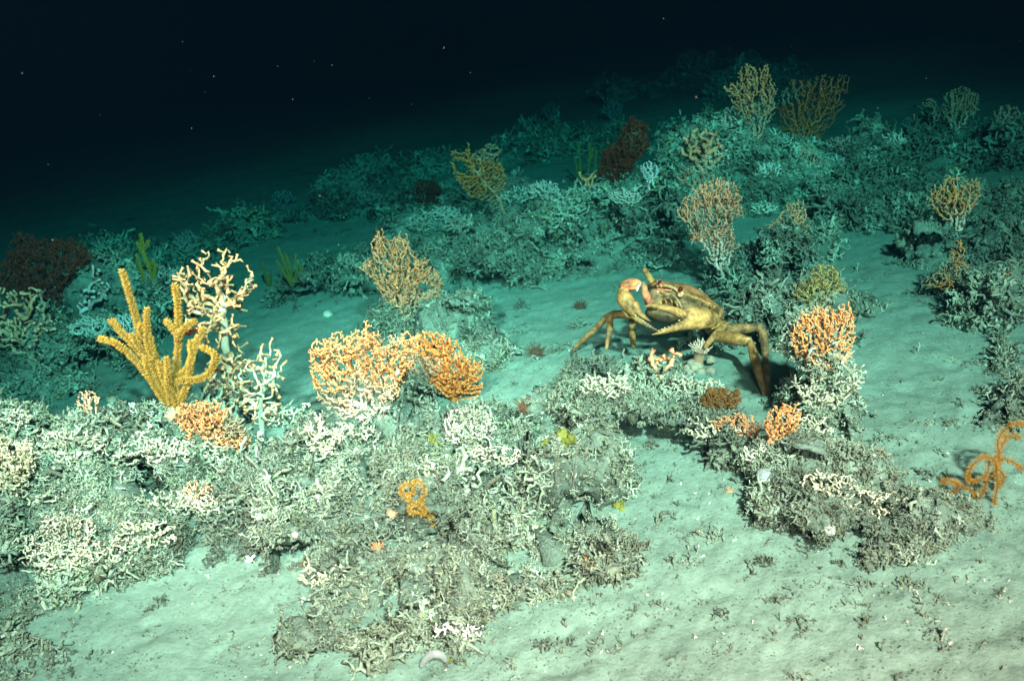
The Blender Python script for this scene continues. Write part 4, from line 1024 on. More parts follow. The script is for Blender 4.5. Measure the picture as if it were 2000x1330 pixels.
# ------------------------------------------------------------------ the crab: one continuous body, eyes and feelers as children
def build_crab():
    _, tr = ground_hit(1490, 775); _, tl = ground_hit(1117, 700)
    tb = 0.5 * (tr + tl)
    s0 = tb / F_PX
    def Z(X, Y, off=0.0):
        px = 1100 + X / 4.156; py = 480 + Y / 4.156
        return CAM + ray(px, py) * (tb + off)
    zz = s0 / 4.156                         # metres per zoomed pixel
    src = MB()
    SHELL = np.array((.25, .14, .06)); YEL = np.array((.33, .195, .075)); PINKS = np.array((.50, .17, .10)); DARKS = np.array((.07, .045, .03))
    OLV = np.array((.29, .18, .06)); GREY = np.array((.25, .17, .10)); PALE = np.array((.46, .31, .17)); TOPC = np.array((.38, .18, .08))
    def limb(pts, rads, cols, flat=None, sides=14, n=None):
        P = np.array([Z(*p) for p in pts]); n = n or 6 * (len(pts) - 1) + 1
        Ps = smooth_path(P, n)
        u = np.linspace(0, 1, len(pts)); uu = np.linspace(0, 1, n)
        R = np.interp(uu, u, rads) * zz
        cols = [cols] * len(pts) if np.ndim(cols) == 1 else cols
        K = np.stack([np.interp(uu, u, [c[q] for c in cols]) for q in range(3)], -1)
        sweep(src, Ps, R, sides, K, cap=True, flat=None if flat is None else (flat, 0.6), close_start=True)
    def blob(X, Y, off, rx, ry, rz, col, roll=0.0, rough=0.0):
        c_, s_ = math.cos(roll), math.sin(roll)
        r_ = RGT * c_ - UPV * s_; u_ = RGT * s_ + UPV * c_
        ax = np.stack([r_, u_, FWD])
        ellipsoid(src, Z(X, Y, off), np.array([rx * zz, ry * zz, rz]), ax, col, ICO3, rough, 3, 1.5)
    # carapace: wide flattened body, rolled so its left end (picture right) is lower, tilted so the back shows as a strip
    roll = math.radians(23)
    cX, cY, off = 980, 462, 0.055
    r_ = RGT * math.cos(roll) - UPV * math.sin(roll); u0 = RGT * math.sin(roll) + UPV * math.cos(roll)
    tilt = math.radians(8)
    u_ = u0 * math.cos(tilt) + FWD * math.sin(tilt); f_ = FWD * math.cos(tilt) - u0 * math.sin(tilt)
    V, F = ico(5)
    W = V.copy()
    x, y, z = V[:, 0], V[:, 1], V[:, 2]                     # x lateral, y up, z back
    sx = np.sign(x) * np.abs(x) ** 0.9
    top = y > 0
    yy = np.where(top, np.abs(y) ** 0.9 * 128, -np.abs(y) ** 0.85 * 165 * (1 - 0.35 * np.abs(x) ** 2))
    rim = np.exp(-(y / 0.13) ** 2)                          # the sharp front and side margin
    wid = 318 * (1 + 0.06 * rim) * np.where(top, 1, 1 - 0.30 * np.clip(-y, 0, 1))
    teeth = rim * np.clip(np.sin(np.arctan2(x, -z) * 15), 0, 1) * (z < 0.2)
    front = (1 + 0.16 * rim + 0.05 * teeth)
    Wl = np.stack([sx * wid * (1 + 0.03 * teeth) * zz, yy * zz, z * 0.062 * front], -1)
    Wl[:, 1] += 3.5 * zz * fbm(V * 1.0, 5, 3, 5)
    Wl[:, 1] += np.where(top, 14 * zz * np.cos(x * 6) * np.exp(-((z + .2) / .5) ** 2), 0)
    K = np.where(top[:, None], TOPC * (0.9 + 0.25 * fbm(V, 3, 3, 8))[:, None], GREY * (0.9 + 0.3 * fbm(V, 6, 3, 9))[:, None])
    K = mix(K, np.tile(YEL * 1.05, (len(V), 1)), np.clip(rim * 1.1 - 0.2, 0, 1) * (vnoise(V, 9, 4) > -.35))
    spots = np.clip((vnoise(V * np.array([1, .4, 1]), 13, 12) - .42) * 6, 0, 1) * np.exp(-((y + .02) / .2) ** 2)
    K = mix(K, np.tile(DARKS * 1.4, (len(V), 1)), spots)
    src.add(Wl @ np.stack([r_, u_, f_]) + Z(cX, cY, off), None, F, K)
    # front: brow, orbits, mouth field
    limb([(760, 330, -.005), (830, 325, -.012), (900, 345, -.014), (945, 385, -.014)], [10, 12, 12, 9], PALE * .7)
    limb([(795, 268, -.012), (785, 305, -.012), (800, 340, -.012)], [7, 15, 12], PINKS)
    limb([(768, 275, -.006), (765, 310, -.006)], [6, 12], PINKS * .9)
    limb([(930, 400, -.016), (955, 408, -.016), (975, 385, -.014)], [10, 12, 10], PALE)
    limb([(985, 375, -.010), (1050, 410, -.010), (1130, 445, -.008), (1210, 485, -.004), (1262, 540, 0)], [12, 15, 15, 14, 10], [PALE * .8, YEL, TOPC * 1.3, YEL, TOPC])
    for tx, ty in ((1015, 398), (1075, 424), (1140, 455), (1200, 488)):
        limb([(tx, ty, -.010), (tx - 2, ty + 14, -.020)], [13, 4], YEL * 1.1, n=5)
    for tx, ty in ((845, 322), (880, 335), (815, 318)):
        limb([(tx, ty + 4, -.014), (tx - 2, ty + 16, -.026)], [9, 3], PALE * .9, n=5)
    limb([(770, 360, -.012), (830, 385, -.022), (890, 400, -.024), (935, 450, -.022), (965, 510, -.018)], [7, 8, 9, 9, 6], PALE * .85)
    limb([(780, 420, -.016), (820, 400, -.024), (860, 405, -.026)], [5, 6, 5], OLV * 1.1)
    limb([(815, 430, -.020), (835, 455, -.028), (838, 490, -.026)], [5, 8, 5], OLV * 1.1)
    limb([(860, 430, -.022), (880, 450, -.028), (885, 485, -.026)], [5, 8, 4], OLV * 1.05)
    limb([(905, 450, -.020), (925, 480, -.024), (930, 505, -.022)], [7, 11, 7], OLV * 1.2)
    limb([(785, 450, -.016), (795, 475, -.022), (805, 500, -.02)], [7, 11, 7], OLV * 1.2)
    limb([(760, 350, -.012), (800, 355, -.02), (880, 365, -.022)], [6, 8, 6], PINKS * 1.1)
    blob(735, 440, .012, 75, 95, .035, GREY * .85)
    blob(830, 560, .030, 170, 75, .04, GREY * .6, math.radians(8))
    # right claw (picture left): upper arm, wrist, hand hanging down and inward
    limb([(700, 460, -.02), (670, 400, -.034), (645, 300, -.04)], [26, 33, 24], [PINKS * 1.15, PINKS, PALE * .8])
    blob(548, 318, -.045, 92, 52, .026, mix(PINKS, YEL, .35), math.radians(-8))
    limb([(618, 300, -.058), (606, 335, -.062), (598, 370, -.058)], [8, 13, 8], (.74, .72, .62))
    limb([(470, 350, -.045), (530, 345, -.062), (590, 350, -.064)], [12, 16, 10], PINKS * 1.1)
    limb([(480, 360, -.05), (500, 430, -.062), (545, 500, -.066), (585, 545, -.066)], [38, 66, 58, 40], [OLV * 1.2, YEL, YEL * .95, OLV * 1.2])
    limb([(468, 370, -.04), (472, 440, -.045), (505, 510, -.048)], [22, 34, 24], OLV)
    limb([(578, 470, -.072), (605, 530, -.076), (650, 575, -.076), (712, 617, -.074)], [36, 27, 17, 5], [YEL, YEL, YEL * .9, DARKS * 1.5])
    limb([(545, 540, -.060), (610, 600, -.064), (690, 650, -.066), (772, 697, -.066)], [32, 25, 16, 5], [OLV, OLV * .8, DARKS * 1.7, DARKS])
    for k in range(9):
        u = k / 8
        blob(588 + 165 * u, 570 + 108 * u, -.072, 9 - 3 * u, 8 - 3 * u, .0022, (.46, .40, .29))
    # left claw (picture right): wrist, big hand, fixed finger below, moving finger above
    blob(1252, 560, -.008, 46, 72, .026, YEL * .9, math.radians(12))
    limb([(1262, 600, -.02), (1245, 640, -.03), (1200, 672, -.032)], [26, 26, 12], OLV * 1.2)
    limb([(1228, 600, -.038), (1150, 580, -.062), (1050, 575, -.076), (985, 580, -.08)], [52, 74, 82, 66], [YEL, YEL * 1.05, YEL * 1.05, YEL * .9], n=26)
    limb([(1215, 640, -.052), (1100, 640, -.074), (1000, 640, -.084), (900, 668, -.09), (800, 700, -.092), (716, 723, -.092)], [24, 40, 44, 30, 17, 4], [YEL * .85, YEL * .95, YEL, YEL * .95, OLV, DARKS * 2], n=34)
    limb([(968, 562, -.088), (900, 530, -.098), (800, 500, -.102), (715, 488, -.100), (658, 492, -.096)], [42, 34, 25, 16, 5], [YEL, YEL, YEL, YEL * .9, OLV], n=28)
    limb([(940, 575, -.1), (860, 535, -.108), (760, 507, -.108)], [10, 9, 5], OLV * .7)
    blob(962, 582, -.092, 18, 24, .010, DARKS * 1.6)
    for k, (tx, ty) in enumerate(((940, 607), (912, 633), (880, 645), (852, 657), (825, 668), (800, 680), (775, 690))):
        blob(tx, ty, -.098, 11 - (k * 7) % 5, 9 - (k * 5) % 4, .003, (.42, .35, .23))
    limb([(1130, 523, -.072), (1165, 518, -.07)], [12, 5], (.74, .66, .5), n=5)
    limb([(1190, 560, -.066), (1235, 585, -.055), (1245, 625, -.05)], [7, 11, 7], PALE)
    # walking legs, picture left
    fl, fo = tl - tb, 0.0
    limb([(600, 560, .02), (500, 556, .035), (398, 560, .055)], [40, 38, 33], [OLV * .9, SHELL, SHELL], n=14)
    limb([(398, 545, .055), (340, 592, fl * .35 + .03), (285, 655, fl * .6 + .015)], [17, 30, 27], [DARKS * 2, YEL * .9, YEL * .8], n=12)
    limb([(292, 645, fl * .6 + .015), (190, 740, fl * .8), (92, 828, fl)], [28, 27, 15], [DARKS * 2.5, YEL * .85, SHELL], n=14)
    limb([(92, 822, fl), (80, 865, fl), (70, 912, fl)], [16, 12, 4], DARKS, n=8)
    limb([(380, 560, .06), (378, 640, .05), (375, 705, .04)], [26, 31, 26], [SHELL, YEL * .8, SHELL], n=12)
    limb([(378, 700, .04), (362, 770, .035), (350, 840, .03)], [27, 22, 12], [DARKS * 2.5, SHELL, SHELL], n=10)
    limb([(560, 590, .06), (560, 700, .06), (572, 830, .06)], [26, 33, 20], [OLV * .8, OLV * .7, OLV * .6], n=12)
    # hind leg folded up over the back
    limb([(760, 340, .06), (715, 280, .07), (656, 192, .08)], [34, 30, 23], [SHELL, YEL, YEL * .9], n=14)
    limb([(664, 204, .08), (652, 186, .081)], [25, 18], PINKS * .8, n=5)
    # walking legs, picture right
    fr_ = tr - tb
    limb([(1170, 670, .02), (1240, 660, .02), (1320, 640, .01)], [60, 52, 34], [GREY * .6, OLV * .8, YEL * .8], n=10)
    limb([(1325, 632, .0), (1265, 695, -.02), (1215, 745, -.03)], [25, 32, 30], [SHELL, YEL * .9, YEL], n=10)
    limb([(1220, 738, -.03), (1180, 785, -.04), (1150, 830, -.05)], [26, 24, 15], [DARKS * 3, YEL * .8, SHELL], n=10)
    limb([(1235, 735, -.018), (1370, 748, fr_ * .35 - .01), (1500, 778, fr_ * .6)], [46, 56, 38], [OLV * 1.1, YEL * .85, YEL * .8], n=18)
    limb([(1498, 765, fr_ * .6), (1520, 790, fr_ * .65)], [30, 27], PALE * .8, n=5)
    limb([(1518, 780, fr_ * .65), (1550, 900, fr_ * .8), (1580, 1000, fr_ * .9), (1640, 1235, fr_)], [26, 38, 35, 14], [YEL * .8, YEL * .8, SHELL, SHELL * .9], n=22)
    limb([(1640, 1225, fr_), (1632, 1275, fr_), (1618, 1330, fr_)], [15, 11, 4], DARKS, n=8)
    limb([(1330, 680, .02), (1440, 675, .015), (1560, 662, .01)], [44, 46, 34], [OLV, SHELL, SHELL], n=14)
    blob(1562, 660, .01, 18, 32, .008, DARKS * 1.6)
    limb([(1588, 640, .008), (1622, 720, .005), (1636, 820, .002), (1640, 930, .0)], [22, 36, 34, 26], [YEL * .8, YEL * .75, SHELL, SHELL], n=20)
    go = lambda X, Y: ground_hit(1100 + X / 4.156, 480 + Y / 4.156)[1] - tb - .012
    limb([(1640, 920, -.002), (1652, 1040, go(1652, 1040) - .02), (1664, 1190, go(1664, 1190))], [27, 24, 12], [SHELL * .7, SHELL * .8, SHELL * .7], n=14)
    limb([(1640, 1085, .0), (1570, 1105, .01), (1478, 1128, .02)], [12, 15, 4], DARKS * 1.3, n=12)
    V, F4, F3, K = src.arrays()
    K = np.minimum(K * np.array([1.36, 1.16, 1.02]), .8)
    tmp = bpy.data.objects.new('tmp', mesh_from('tmp', V, [F4, F3])); C.objects.link(tmp)
    md = tmp.modifiers.new('r', 'REMESH'); md.mode = 'VOXEL'; md.voxel_size = 0.0011
    sm = tmp.modifiers.new('s', 'SMOOTH'); sm.factor = 0.5; sm.iterations = 2
    me = bpy.data.meshes.new_from_object(tmp.evaluated_get(bpy.context.evaluated_depsgraph_get()))
    bpy.data.objects.remove(tmp)
    n = len(me.vertices)
    P = np.empty(n * 3, np.float32); me.vertices.foreach_get('co', P); P = P.reshape(-1, 3)
    kd = KDTree(len(V))
    for i, v in enumerate(V): kd.insert(v, i)
    kd.balance()
    idx = np.array([kd.find(p)[1] for p in P])
    col = K[idx]
    mot = fbm(P, 55, 3, 31); fine = vnoise(P, 260, 33)
    col = col * np.clip(1 + 0.60 * mot + 0.30 * fine, .3, 1.75)[:, None]
    col = mix(col, np.tile(np.array((.10, .07, .035)), (n, 1)), np.clip((fbm(P, 120, 2, 35) - .45) * 2.2, 0, .6))
    a = me.attributes.new('tint', 'FLOAT_COLOR', 'POINT')
    cc = np.ones((n, 4), np.float32); cc[:, :3] = col
    a.data.foreach_set('color', cc.ravel())
    me.polygons.foreach_set('use_smooth', np.ones(len(me.polygons), bool))
    me.materials.append(M_SHELL)
    foot = Z(1100, 900, 0.03)
    root = thing('crab', foot, 'big yellowish brown crab on long legs with folded claws and red eyes', 'crab')
    o = bpy.data.objects.new('body', me); C.objects.link(o); o.parent = root; o.location = -root.location
    def part(name, build, mat):
        mb = MB(); build(mb); return mb.build(name, mat, root, root.location)
    def eye(X, Y, off, r, col):
        def b(mb):
            c0 = Z(X, Y, off)
            ellipsoid(mb, c0, np.array([r * .8, r, r]) * zz, np.stack([r_, u0, FWD]), col, ICO3)
            sweep(mb, [c0 + FWD * .012, c0 + FWD * .003], [r * zz * .6, r * zz * .85], 10, SHELL)
        return b
    e1 = part('eye', eye(952, 355, -.020, 24, (.13, .012, .008)), M_EYE)
    e2 = part('eye', eye(783, 296, -.014, 17, (.07, .014, .009)), M_EYE)
    part('antenna', lambda mb: sweep(mb, smooth_path([Z(918, 335, -.012), Z(922, 290, -.02), Z(915, 235, -.02)], 9), np.linspace(3.2, 1, 9) * zz, 5, SHELL), M_SHELL)
    part('antenna', lambda mb: sweep(mb, smooth_path([Z(792, 300, -.012), Z(800, 255, -.02), Z(796, 205, -.02)], 9), np.linspace(3.2, 1, 9) * zz, 5, SHELL), M_SHELL)
build_crab()

# ------------------------------------------------------------------ small animals
def anemone(label, px, py, r, disc, tent, n=34, lift=0.0, height=1.0, up=(0.0, -0.5, 1.0), name='anemone', cat='anemone', spread=1.0, group=None, column=True, tl=1.0, mat=None):
    fr = Frame(px, py + r * 0.6); s = fr.s; root = thing(name, fr.o, label, cat, group)
    ax = np.array(up, float); ax /= np.linalg.norm(ax)
    A = np.cross(ax, [1, 0, 0]); A /= np.linalg.norm(A); B = np.cross(ax, A)
    top = fr.o + ax * r * 1.0 * height * s
    if column:
        mb = MB()
        sweep(mb, smooth_path([fr.o - ax * r * .3 * s, fr.o + ax * .4 * r * height * s, top, top + ax * .12 * r * s], 9),
              np.array([.62, .5, .48, .46, .5, .56, .64, .72, .60]) * r * s, 14, np.asarray(disc))
        mb.build('column', mat or M_SOFT, root, fr.o)
    mb = MB()
    for k in range(n):
        a = k * 2.39996 + rng.uniform(-.15, .15); q = math.sqrt((k + .5) / n)
        rad = A * math.cos(a) + B * math.sin(a)
        p0 = top + rad * q * r * .62 * s
        L = r * s * rng.uniform(.55, .95) * tl
        d = rad * (.25 + q) * spread + ax * 0.9 + rng.normal(size=3) * .12
        d /= np.linalg.norm(d)
        P = smooth_path([p0, p0 + d * L * .5, p0 + d * L + rad * L * .22 * spread], 6)
        sweep(mb, P, np.linspace(.085, .035, 6) * r * s, 5, mix(np.asarray(disc, float), np.asarray(tent, float), np.linspace(.2, 1, 6)))
    mb.build('tentacles', mat or M_SOFT, root, fr.o)
    return root

anemone('pale pink flower shaped anemone on a stalk below the left claw of the crab', 1360, 708, 22, (.50, .30, .19), (.70, .56, .48), n=54, height=2.2, up=(.05, -.25, 1), spread=.55, tl=.75)
anemone('dark brown spiky anemone on the sand left of the crab', 1133, 594, 13, (.08, .045, .03), (.15, .07, .045), n=30, height=.3)
anemone('dark brown spiky anemone lying at the rim of the sand channel', 1047, 682, 17, (.07, .045, .03), (.14, .08, .05), n=34, height=.3)
anemone('reddish brown bristly anemone at the left end of the crab ledge', 1026, 788, 17, (.10, .05, .03), (.20, .09, .05), n=36, height=.3)
anemone('salmon pink cup coral with fringed rim at the foot of the yellow gorgonian', 346, 810, 17, (.66, .38, .26), (.74, .5, .38), n=40, up=(-.5, -.5, .8), height=.9, spread=.5, tl=.6)
anemone('orange fuzzy anemone on the low grey bank nearest the left sand bay', 738, 1070, 13, (.55, .20, .07), (.66, .30, .14), n=40, height=.6)
anemone('small orange anemone above the other on the low grey bank', 766, 1002, 9, (.6, .34, .2), (.68, .42, .27), n=26, height=.6)
anemone('rust orange fuzzy anemone at the front of the broken brown bank', 1152, 1098, 14, (.40, .15, .04), (.50, .22, .07), n=46, height=.4)
anemone('whitish solitary cup coral with a pink base on the low grey bank', 577, 1044, 9, (.66, .42, .34), (.82, .78, .72), n=26, height=.9, spread=.4, tl=.5)
anemone('small salmon anemone on the sand before the right hand slab', 1425, 958, 8, (.55, .30, .17), (.60, .36, .22), n=22, height=.4)
anemone('dim brown anemone half hidden in the left hollow of the low grey bank', 600, 1095, 12, (.10, .07, .03), (.2, .13, .06), n=30, height=.4)
anemone('whitish spread tuft of tentacles on the left flank of the pale pillar', 1548, 745, 16, (.34, .35, .28), (.44, .46, .40), n=34, height=.3, up=(-.7, -.6, .5), tl=1.2)

# feather stars
arms_colony('feather_star', 'orange feather star swimming over the sand at right with coiled arms', 'feather star', (1910, 985), [
    [(1935, 905, 0), (1921, 940, 6), (1915, 975, 10), (1898, 962, 8), (1868, 946, 0), (1845, 934, -6), (1822, 932, -8)],
    [(1862, 944, 0), (1860, 962, 4), (1848, 972, 8), (1832, 980, 10)],
    [(1930, 930, 0), (1925, 905, -8), (1912, 885, -14), (1890, 880, -16), (1874, 896, -14), (1872, 918, -10), (1882, 932, -8), (1900, 930, -6), (1912, 915, -4), (1910, 890, -2)],
    [(1930, 910, 2), (1932, 885, 6), (1926, 862, 10), (1935, 838, 12), (1965, 828, 12), (1992, 840, 10)],
    [(1928, 900, 4), (1945, 892, 0), (1965, 900, -6), (1974, 908, -8)],
    [(1930, 910, 6), (1950, 928, 10), (1956, 945, 14), (1952, 955, 14)],
    [(1928, 912, -4), (1934, 940, -10), (1932, 965, -14), (1938, 985, -16)],
    [(1928, 905, 0), (1940, 870, 16), (1955, 855, 22), (1975, 862, 24)],
], 1.1, 8.0, (.40, .185, .02), dens=2.4, part='arm', lift=.035, ground_only=True, fwd=.25, flat=True, tipcol=(.48, .25, .05))
arms_colony('feather_star', 'yellow feather star with curled arms clinging upright to the foreground rubble', 'feather star', (842, 1030), [
    [(846, 1030, 0), (845, 1010, -4), (835, 990, -8), (822, 978, -10), (806, 968, -10), (792, 958, -10), (788, 945, -8), (800, 935, -6), (812, 942, -4), (810, 956, -4), (800, 958, -4)],
    [(824, 975, -8), (832, 960, -4), (830, 940, 0), (820, 934, 4), (810, 940, 6)],
    [(838, 992, -8), (822, 995, -12), (806, 990, -12), (804, 980, -10), (818, 974, -8)],
    [(838, 996, -6), (826, 1000, 0), (812, 998, 4)],
], 1.0, 7.5, (.42, .22, .03), dens=2.8, part='arm', fwd=.25, flat=True, tipcol=(.62, .45, .12))

# little red squat lobster on the gorgonian
def squat_lobster():
    _, t = ray_hit_any(338, 815)
    def Z(x, y, o): return CAM + ray(x, y) * (t - .012 + o)
    s = t / F_PX; mb = MB()
    body = smooth_path([Z(358, 652, 0), Z(366, 650, -.003), Z(376, 647, -.004), Z(385, 645, -.002)], 12)
    sweep(mb, body, np.array([1.5, 3, 4, 4.6, 5, 5.2, 5, 4.8, 4.2, 3.4, 2.6, 1.6]) * s, 9, (.60, .13, .05), close_start=True)
    for P, w in (([(362, 651, 0), (352, 653, -.002), (343, 657, -.002), (336, 655, -.002)], 1.6), ([(382, 645, 0), (392, 641, -.002), (402, 643, -.002), (408, 640, 0)], 1.6),
                 ([(372, 650, 0), (370, 658, -.003), (374, 664, -.002)], 1.0), ([(378, 650, 0), (380, 658, -.003), (385, 663, -.002)], 1.0), ([(370, 646, 0), (366, 639, -.003), (368, 633, -.002)], 1.0), ([(379, 643, 0), (382, 636, -.003), (386, 632, -.002)], 1.0)):
        q = smooth_path([Z(*p) for p in P], 10); sweep(mb, q, np.linspace(w, w * .5, 10) * s, 6, (.58, .15, .07))
    o = mb.build('squat_lobster', M_SHELL, None, Z(370, 650, 0))
    tag(o, 'tiny red squat lobster clinging to the yellow gorgonian', 'squat lobster')
squat_lobster()

# sponges
def sponge(label, px, py, r, col, kind='ball', name='sponge', squash=(1, 1, .8), seed=0, mat=None):
    fr = Frame(px, py + (r * .5 if kind == 'ball' else r * .3)); s = fr.s; mb = MB(); R = r * s
    if kind == 'ball':
        ellipsoid(mb, fr.o + np.array([0, 0, .3 * R]), np.array(squash) * R, None, col, ICO3, .16, seed, 2.0)
    elif kind == 'crust':
        rr = np.random.default_rng(seed)
        for k in range(14):
            d = rr.normal(size=3) * np.array([.55, .4, .3]) * R
            ellipsoid(mb, fr.o + d, np.array([.42, .34, .13 + .2 * rr.random()]) * R, rand_rot(1)[0] * .999, np.asarray(col) * rr.uniform(.75, 1.15), ICO3, .45, seed * 20 + k, 2.6)
    elif kind == 'cup':
        a = fr.o; b = a + np.array([.1 * R, -.3 * R, 1.3 * R])
        P = smooth_path([a, a * .5 + b * .5, b], 8); T = (b - a)
        P = np.vstack([P, b - T * .12, b - T * .5]); rad = np.array([.22, .24, .32, .44, .55, .64, .70, .74, .62, .3]) * R
        sweep(mb, P, rad, 18, np.asarray(col))
    elif kind == 'lobes':
        rr = np.random.default_rng(seed)
        for k in range(9):
            d = np.array([rr.uniform(-1, 1), rr.uniform(-.5, .5), rr.uniform(-.1, .7)]) * R
            ellipsoid(mb, fr.o + d, np.array([.5, .4, .42]) * R * rr.uniform(.6, 1.1), None, np.asarray(col) * rr.uniform(.8, 1.15), ICO3, .3, seed * 11 + k, 1.6)
    o = mb.build(name, mat or M_SPONGE, None, fr.o)
    return tag(o, label, 'sponge')
sponge('bright yellow crumpled sponge patch on the bank left of the dark cavity', 1098, 848, 32, (.17, .19, .04), 'crust', seed=1)
sponge('lemon yellow ragged sponge on the right end of the broken brown bank', 1202, 985, 20, (.22, .24, .05), 'crust', seed=2)
sponge('olive yellow sponge clump in the crevice beside the white bushy coral', 848, 855, 16, (.15, .17, .04), 'crust', seed=3)
sponge('small white ball sponge on the ledge under the crab', 1243, 750, 7, (.78, .76, .76), 'ball', seed=4)
sponge('smooth blue grey round sponge under the lip of the right hand slab', 1495, 925, 18, (.30, .36, .38), 'ball', seed=5)
sponge('pale grey sponge cushion on the left edge of the right hand slab', 1622, 1032, 13, (.42, .46, .46), 'ball', seed=6)
sponge('pale vase shaped sponge beside the pink topped white coral on the left crest', 222, 788, 15, (.56, .50, .38), 'cup', seed=7)
sponge('knobbly grey brown lobed sponge under the pink anemone on the ledge', 1362, 715, 28, (.36, .33, .26), 'lobes', seed=8)
sponge('pale yellow woolly sponge lump in the middle of the crab ledge', 1298, 748, 17, (.58, .54, .34), 'lobes', seed=9)
sponge('dull green sponge glimmering on the far right slope', 1866, 328, 16, (.20, .34, .06), 'crust', seed=10)
sponge('olive pebble like sponge on the front rubble patch', 848, 1162, 8, (.34, .28, .03), 'ball', seed=11, squash=(1.4, .8, .7))
sponge('tiny lemon sponge tuft on the sand at the bottom edge', 877, 1287, 6, (.22, .23, .05), 'crust', seed=12)
sponge('tan white sponge base under the beige bushy fan coral', 786, 602, 13, (.66, .72, .70), 'lobes', seed=13)
sponge('pale white patch sponge under the crooked upright mound left of the beige bush', 640, 612, 10, (.52, .54, .46), 'ball', seed=14)

def bottom_bits():
    # glassy arched sea squirt on the sand at the bottom edge
    fr = Frame(845, 1300); s = fr.s; mb = MB()
    P = smooth_path([fr(822, 1302), fr(832, 1284), fr(848, 1272), fr(864, 1276), fr(872, 1290)], 16)
    sweep(mb, P, np.array([4, 6, 7, 8, 9, 9, 10, 10, 10, 10, 9, 9, 8, 7, 6, 4]) * s * .9, 12, (.40, .44, .46), close_start=True)
    tag(mb.build('sea_cucumber', M_JELLY, None, fr.o), 'arched glassy pale blue sea cucumber on the sand at the bottom edge', 'sea cucumber')
    # three armed white coral fragment
    fr = Frame(492, 1092); s = fr.s; mb = MB()
    for P in ([(484, 1082), (492, 1089), (499, 1098)], [(500, 1080), (491, 1088)], [(482, 1092), (492, 1090)]):
        sweep(mb, smooth_path([fr(x, y, -.004) for x, y in P], 6), 2.6 * s, 7, (.86, .86, .88), close_start=True)
    tag(mb.build('coral_fragment', M_CORAL, None, fr.o), 'snow white three pronged coral fragment at the edge of the left sand bay', 'coral fragment')
    for lab, pts in (('thin translucent hydroid stalk left of its twin above the broken bank', [(1088, 955), (1086, 920), (1090, 885), (1086, 850)]),
                     ('thin translucent hydroid stalk right of its twin above the broken bank', [(1118, 960), (1121, 920), (1123, 880), (1120, 840)]),
                     ('fine white whip rising from the far right end of the slab', [(1742, 1010), (1740, 980), (1733, 955), (1727, 922)])):
        fr = Frame(*pts[0]); s = fr.s; mb = MB()
        P = smooth_path([fr(x, y, 0) for x, y in pts], 14)
        bristle_arm(mb, P, 1.1 * s, 2.0 * s, 90, (.42, .40, .33), .6)
        tag(mb.build('hydroid_stalk', M_SOFT, None, fr.o), lab, 'hydroid')
bottom_bits()

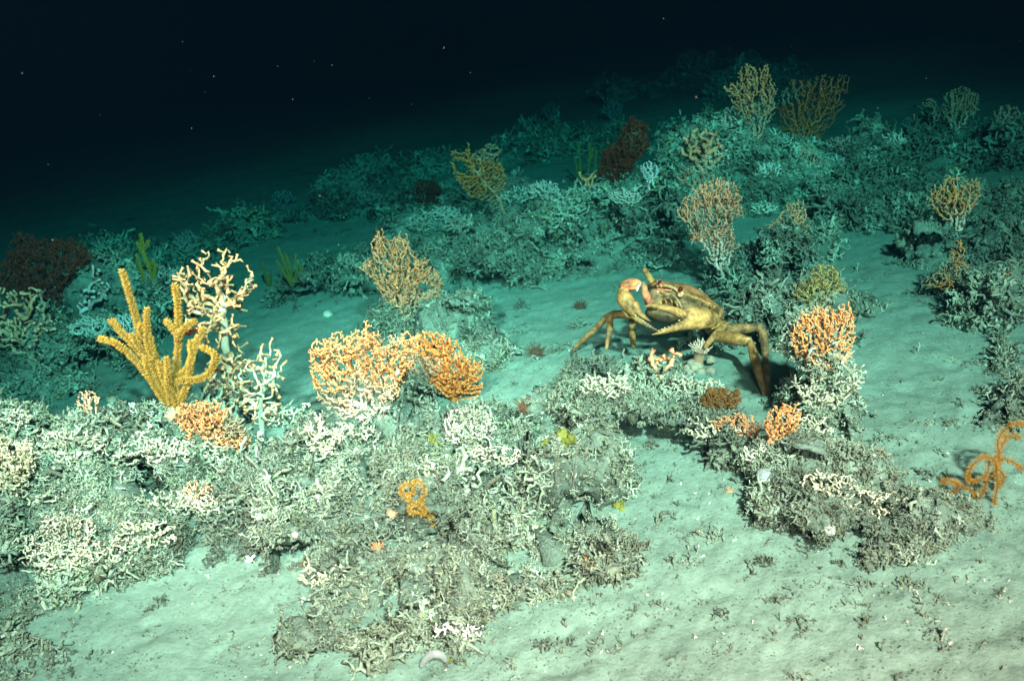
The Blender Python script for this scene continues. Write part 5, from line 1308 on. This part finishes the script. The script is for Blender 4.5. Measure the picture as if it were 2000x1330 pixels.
# ------------------------------------------------------------------ crumbs on the mud: nobody could count them
def litter():
    n = 7000
    px = rng.uniform(-150, 2150, n); py = 1400 - 1150 * rng.random(n) ** 1.25
    P = []
    D = np.stack([ray(x, y) for x, y in zip(px, py)])
    t = np.full(n, .4)
    for _ in range(140):
        q = CAM + D * t[:, None]
        t = t + np.clip((q[:, 2] - ground(q[:, 0], q[:, 1])) * .8, 0, .5)
    Q = CAM + D * t[:, None]
    ok = (t < 6.0) & (D[:, 2] < -.05)
    Q, t, px, py = Q[ok], t[ok], px[ok], py[ok]
    m = fbm(Q, 3.2, 3, 61) + .55 * vnoise(Q, 14, 62)
    # nearer the mounds lies more rubble
    nearm = np.zeros(len(Q))
    for b in MOUND_VERTS:
        d = np.array([(b.find_nearest(Vector(q), .22)[3] or .22) for q in Q])
        nearm = np.maximum(nearm, 1 - d / .22)
    keep = rng.random(len(Q)) < np.clip(.16 + .5 * m + .9 * nearm ** 2, .05, 1)
    Q, t, nearm = Q[keep], t[keep], nearm[keep]
    Q[:, 2] = ground(Q[:, 0], Q[:, 1]) + ground_fine(Q[:, 0], Q[:, 1])
    k = len(Q); mb = MB()
    size = rng.uniform(.0016, .0055, k) * np.clip(.5 + .5 * t, .8, 3) * (1 + .8 * nearm * rng.random(k))
    kind = rng.random(k); N_ = np.tile(np.array([0, 0, 1.0]), (k, 1))
    a = kind < .50
    scatter(mb, Q[a], N_[a], size[a] * 1.2, kinds=(.30, .62, .05, .03, 0), light=.85, upbias=-.5, spread=1.4)
    b = (kind >= .50) & (kind < .90)
    scatter(mb, Q[b], N_[b], size[b] * 1.3, kinds=(.10, .1, 0, .78, .02), light=.75, upbias=.2, spread=.8)
    c = kind >= .90
    q = Q[c]; kk = len(q)
    for w, pr in enumerate(LUMPS[:2] + SHARDS[:1]):
        z = np.arange(kk) % 3 == w
        stamp(mb, pr, rand_rot(z.sum()), q[z] + np.array([0, 0, .001]), rng.uniform(.002, .0055, z.sum()), np.full((z.sum(), 3), .72) * rng.uniform(.8, 1.1, (z.sum(), 1)))
    # little dark hydroid clumps with crumbs gathered round them
    m = rng.choice(len(Q), 560, replace=False)
    for rep in range(7):
        j = np.clip(.45 + .55 * t[m], .8, 2.2)
        P2 = Q[m] + np.c_[rng.normal(size=(len(m), 2)), np.zeros(len(m))] * (.007 * j)[:, None]
        P2[:, 2] = ground(P2[:, 0], P2[:, 1]) + ground_fine(P2[:, 0], P2[:, 1])
        scatter(mb, P2, np.tile([0, 0, 1.0], (len(m), 1)), rng.uniform(.004, .011, len(m)) * j, kinds=(.12, .28, .02, .5, .08), light=.72, upbias=.1, spread=.9)
    o = mb.build('seabed_debris', M_RUBBLE)
    tag(o, 'broken twigs, hydroid tufts and shell crumbs strewn on the mud', 'debris', None, 'stuff')
litter()

def snow():
    mb = MB(); n = 70
    px = rng.uniform(0, 2000, n); py = rng.uniform(20, 620, n); d = rng.uniform(.8, 2.6, n)
    P = CAM + np.stack([ray(x, y) for x, y in zip(px, py)]) * d[:, None]
    ok = P[:, 2] > ground(P[:, 0], P[:, 1]) + .05
    P, d = P[ok], d[ok]
    stamp(mb, LUMPS[0], rand_rot(len(P)), P, rng.uniform(.0003, .0009, len(P)) * np.clip(d, .6, 2), np.full((len(P), 3), .16))
    tag(mb.build('marine_snow', M_SNOW), 'pale drifting specks hanging in the dark water', 'marine snow', None, 'stuff')
snow()

# ------------------------------------------------------------------ the water itself
def haze():
    bm = bmesh.new(); bmesh.ops.create_cube(bm, size=1)
    me = bpy.data.meshes.new('haze'); bm.to_mesh(me); bm.free()
    o = bpy.data.objects.new('haze', me); C.objects.link(o)
    o.scale = (110, 110, 30); o.location = (0, 15, -8)
    m = bpy.data.materials.new('sea_water'); m.use_nodes = True
    nt = m.node_tree; nt.nodes.clear()
    out = nt.nodes.new('ShaderNodeOutputMaterial')
    v = nt.nodes.new('ShaderNodeVolumePrincipled')
    v.inputs['Color'].default_value = (0.0002, 0.0022, 0.0050, 1)
    v.inputs['Density'].default_value = 1.0
    ab = lambda s: (1 - min(1, s)) ** 2
    v.inputs['Absorption Color'].default_value = (ab(0.95), ab(0.347), ab(0.33), 1)
    v.inputs['Anisotropy'].default_value = 0.3
    nt.links.new(v.outputs[0], out.inputs['Volume'])
    o.data.materials.append(m)
    tag(o, 'clear dark blue green deep sea water that swallows the distance', 'water', None, 'stuff')
haze()
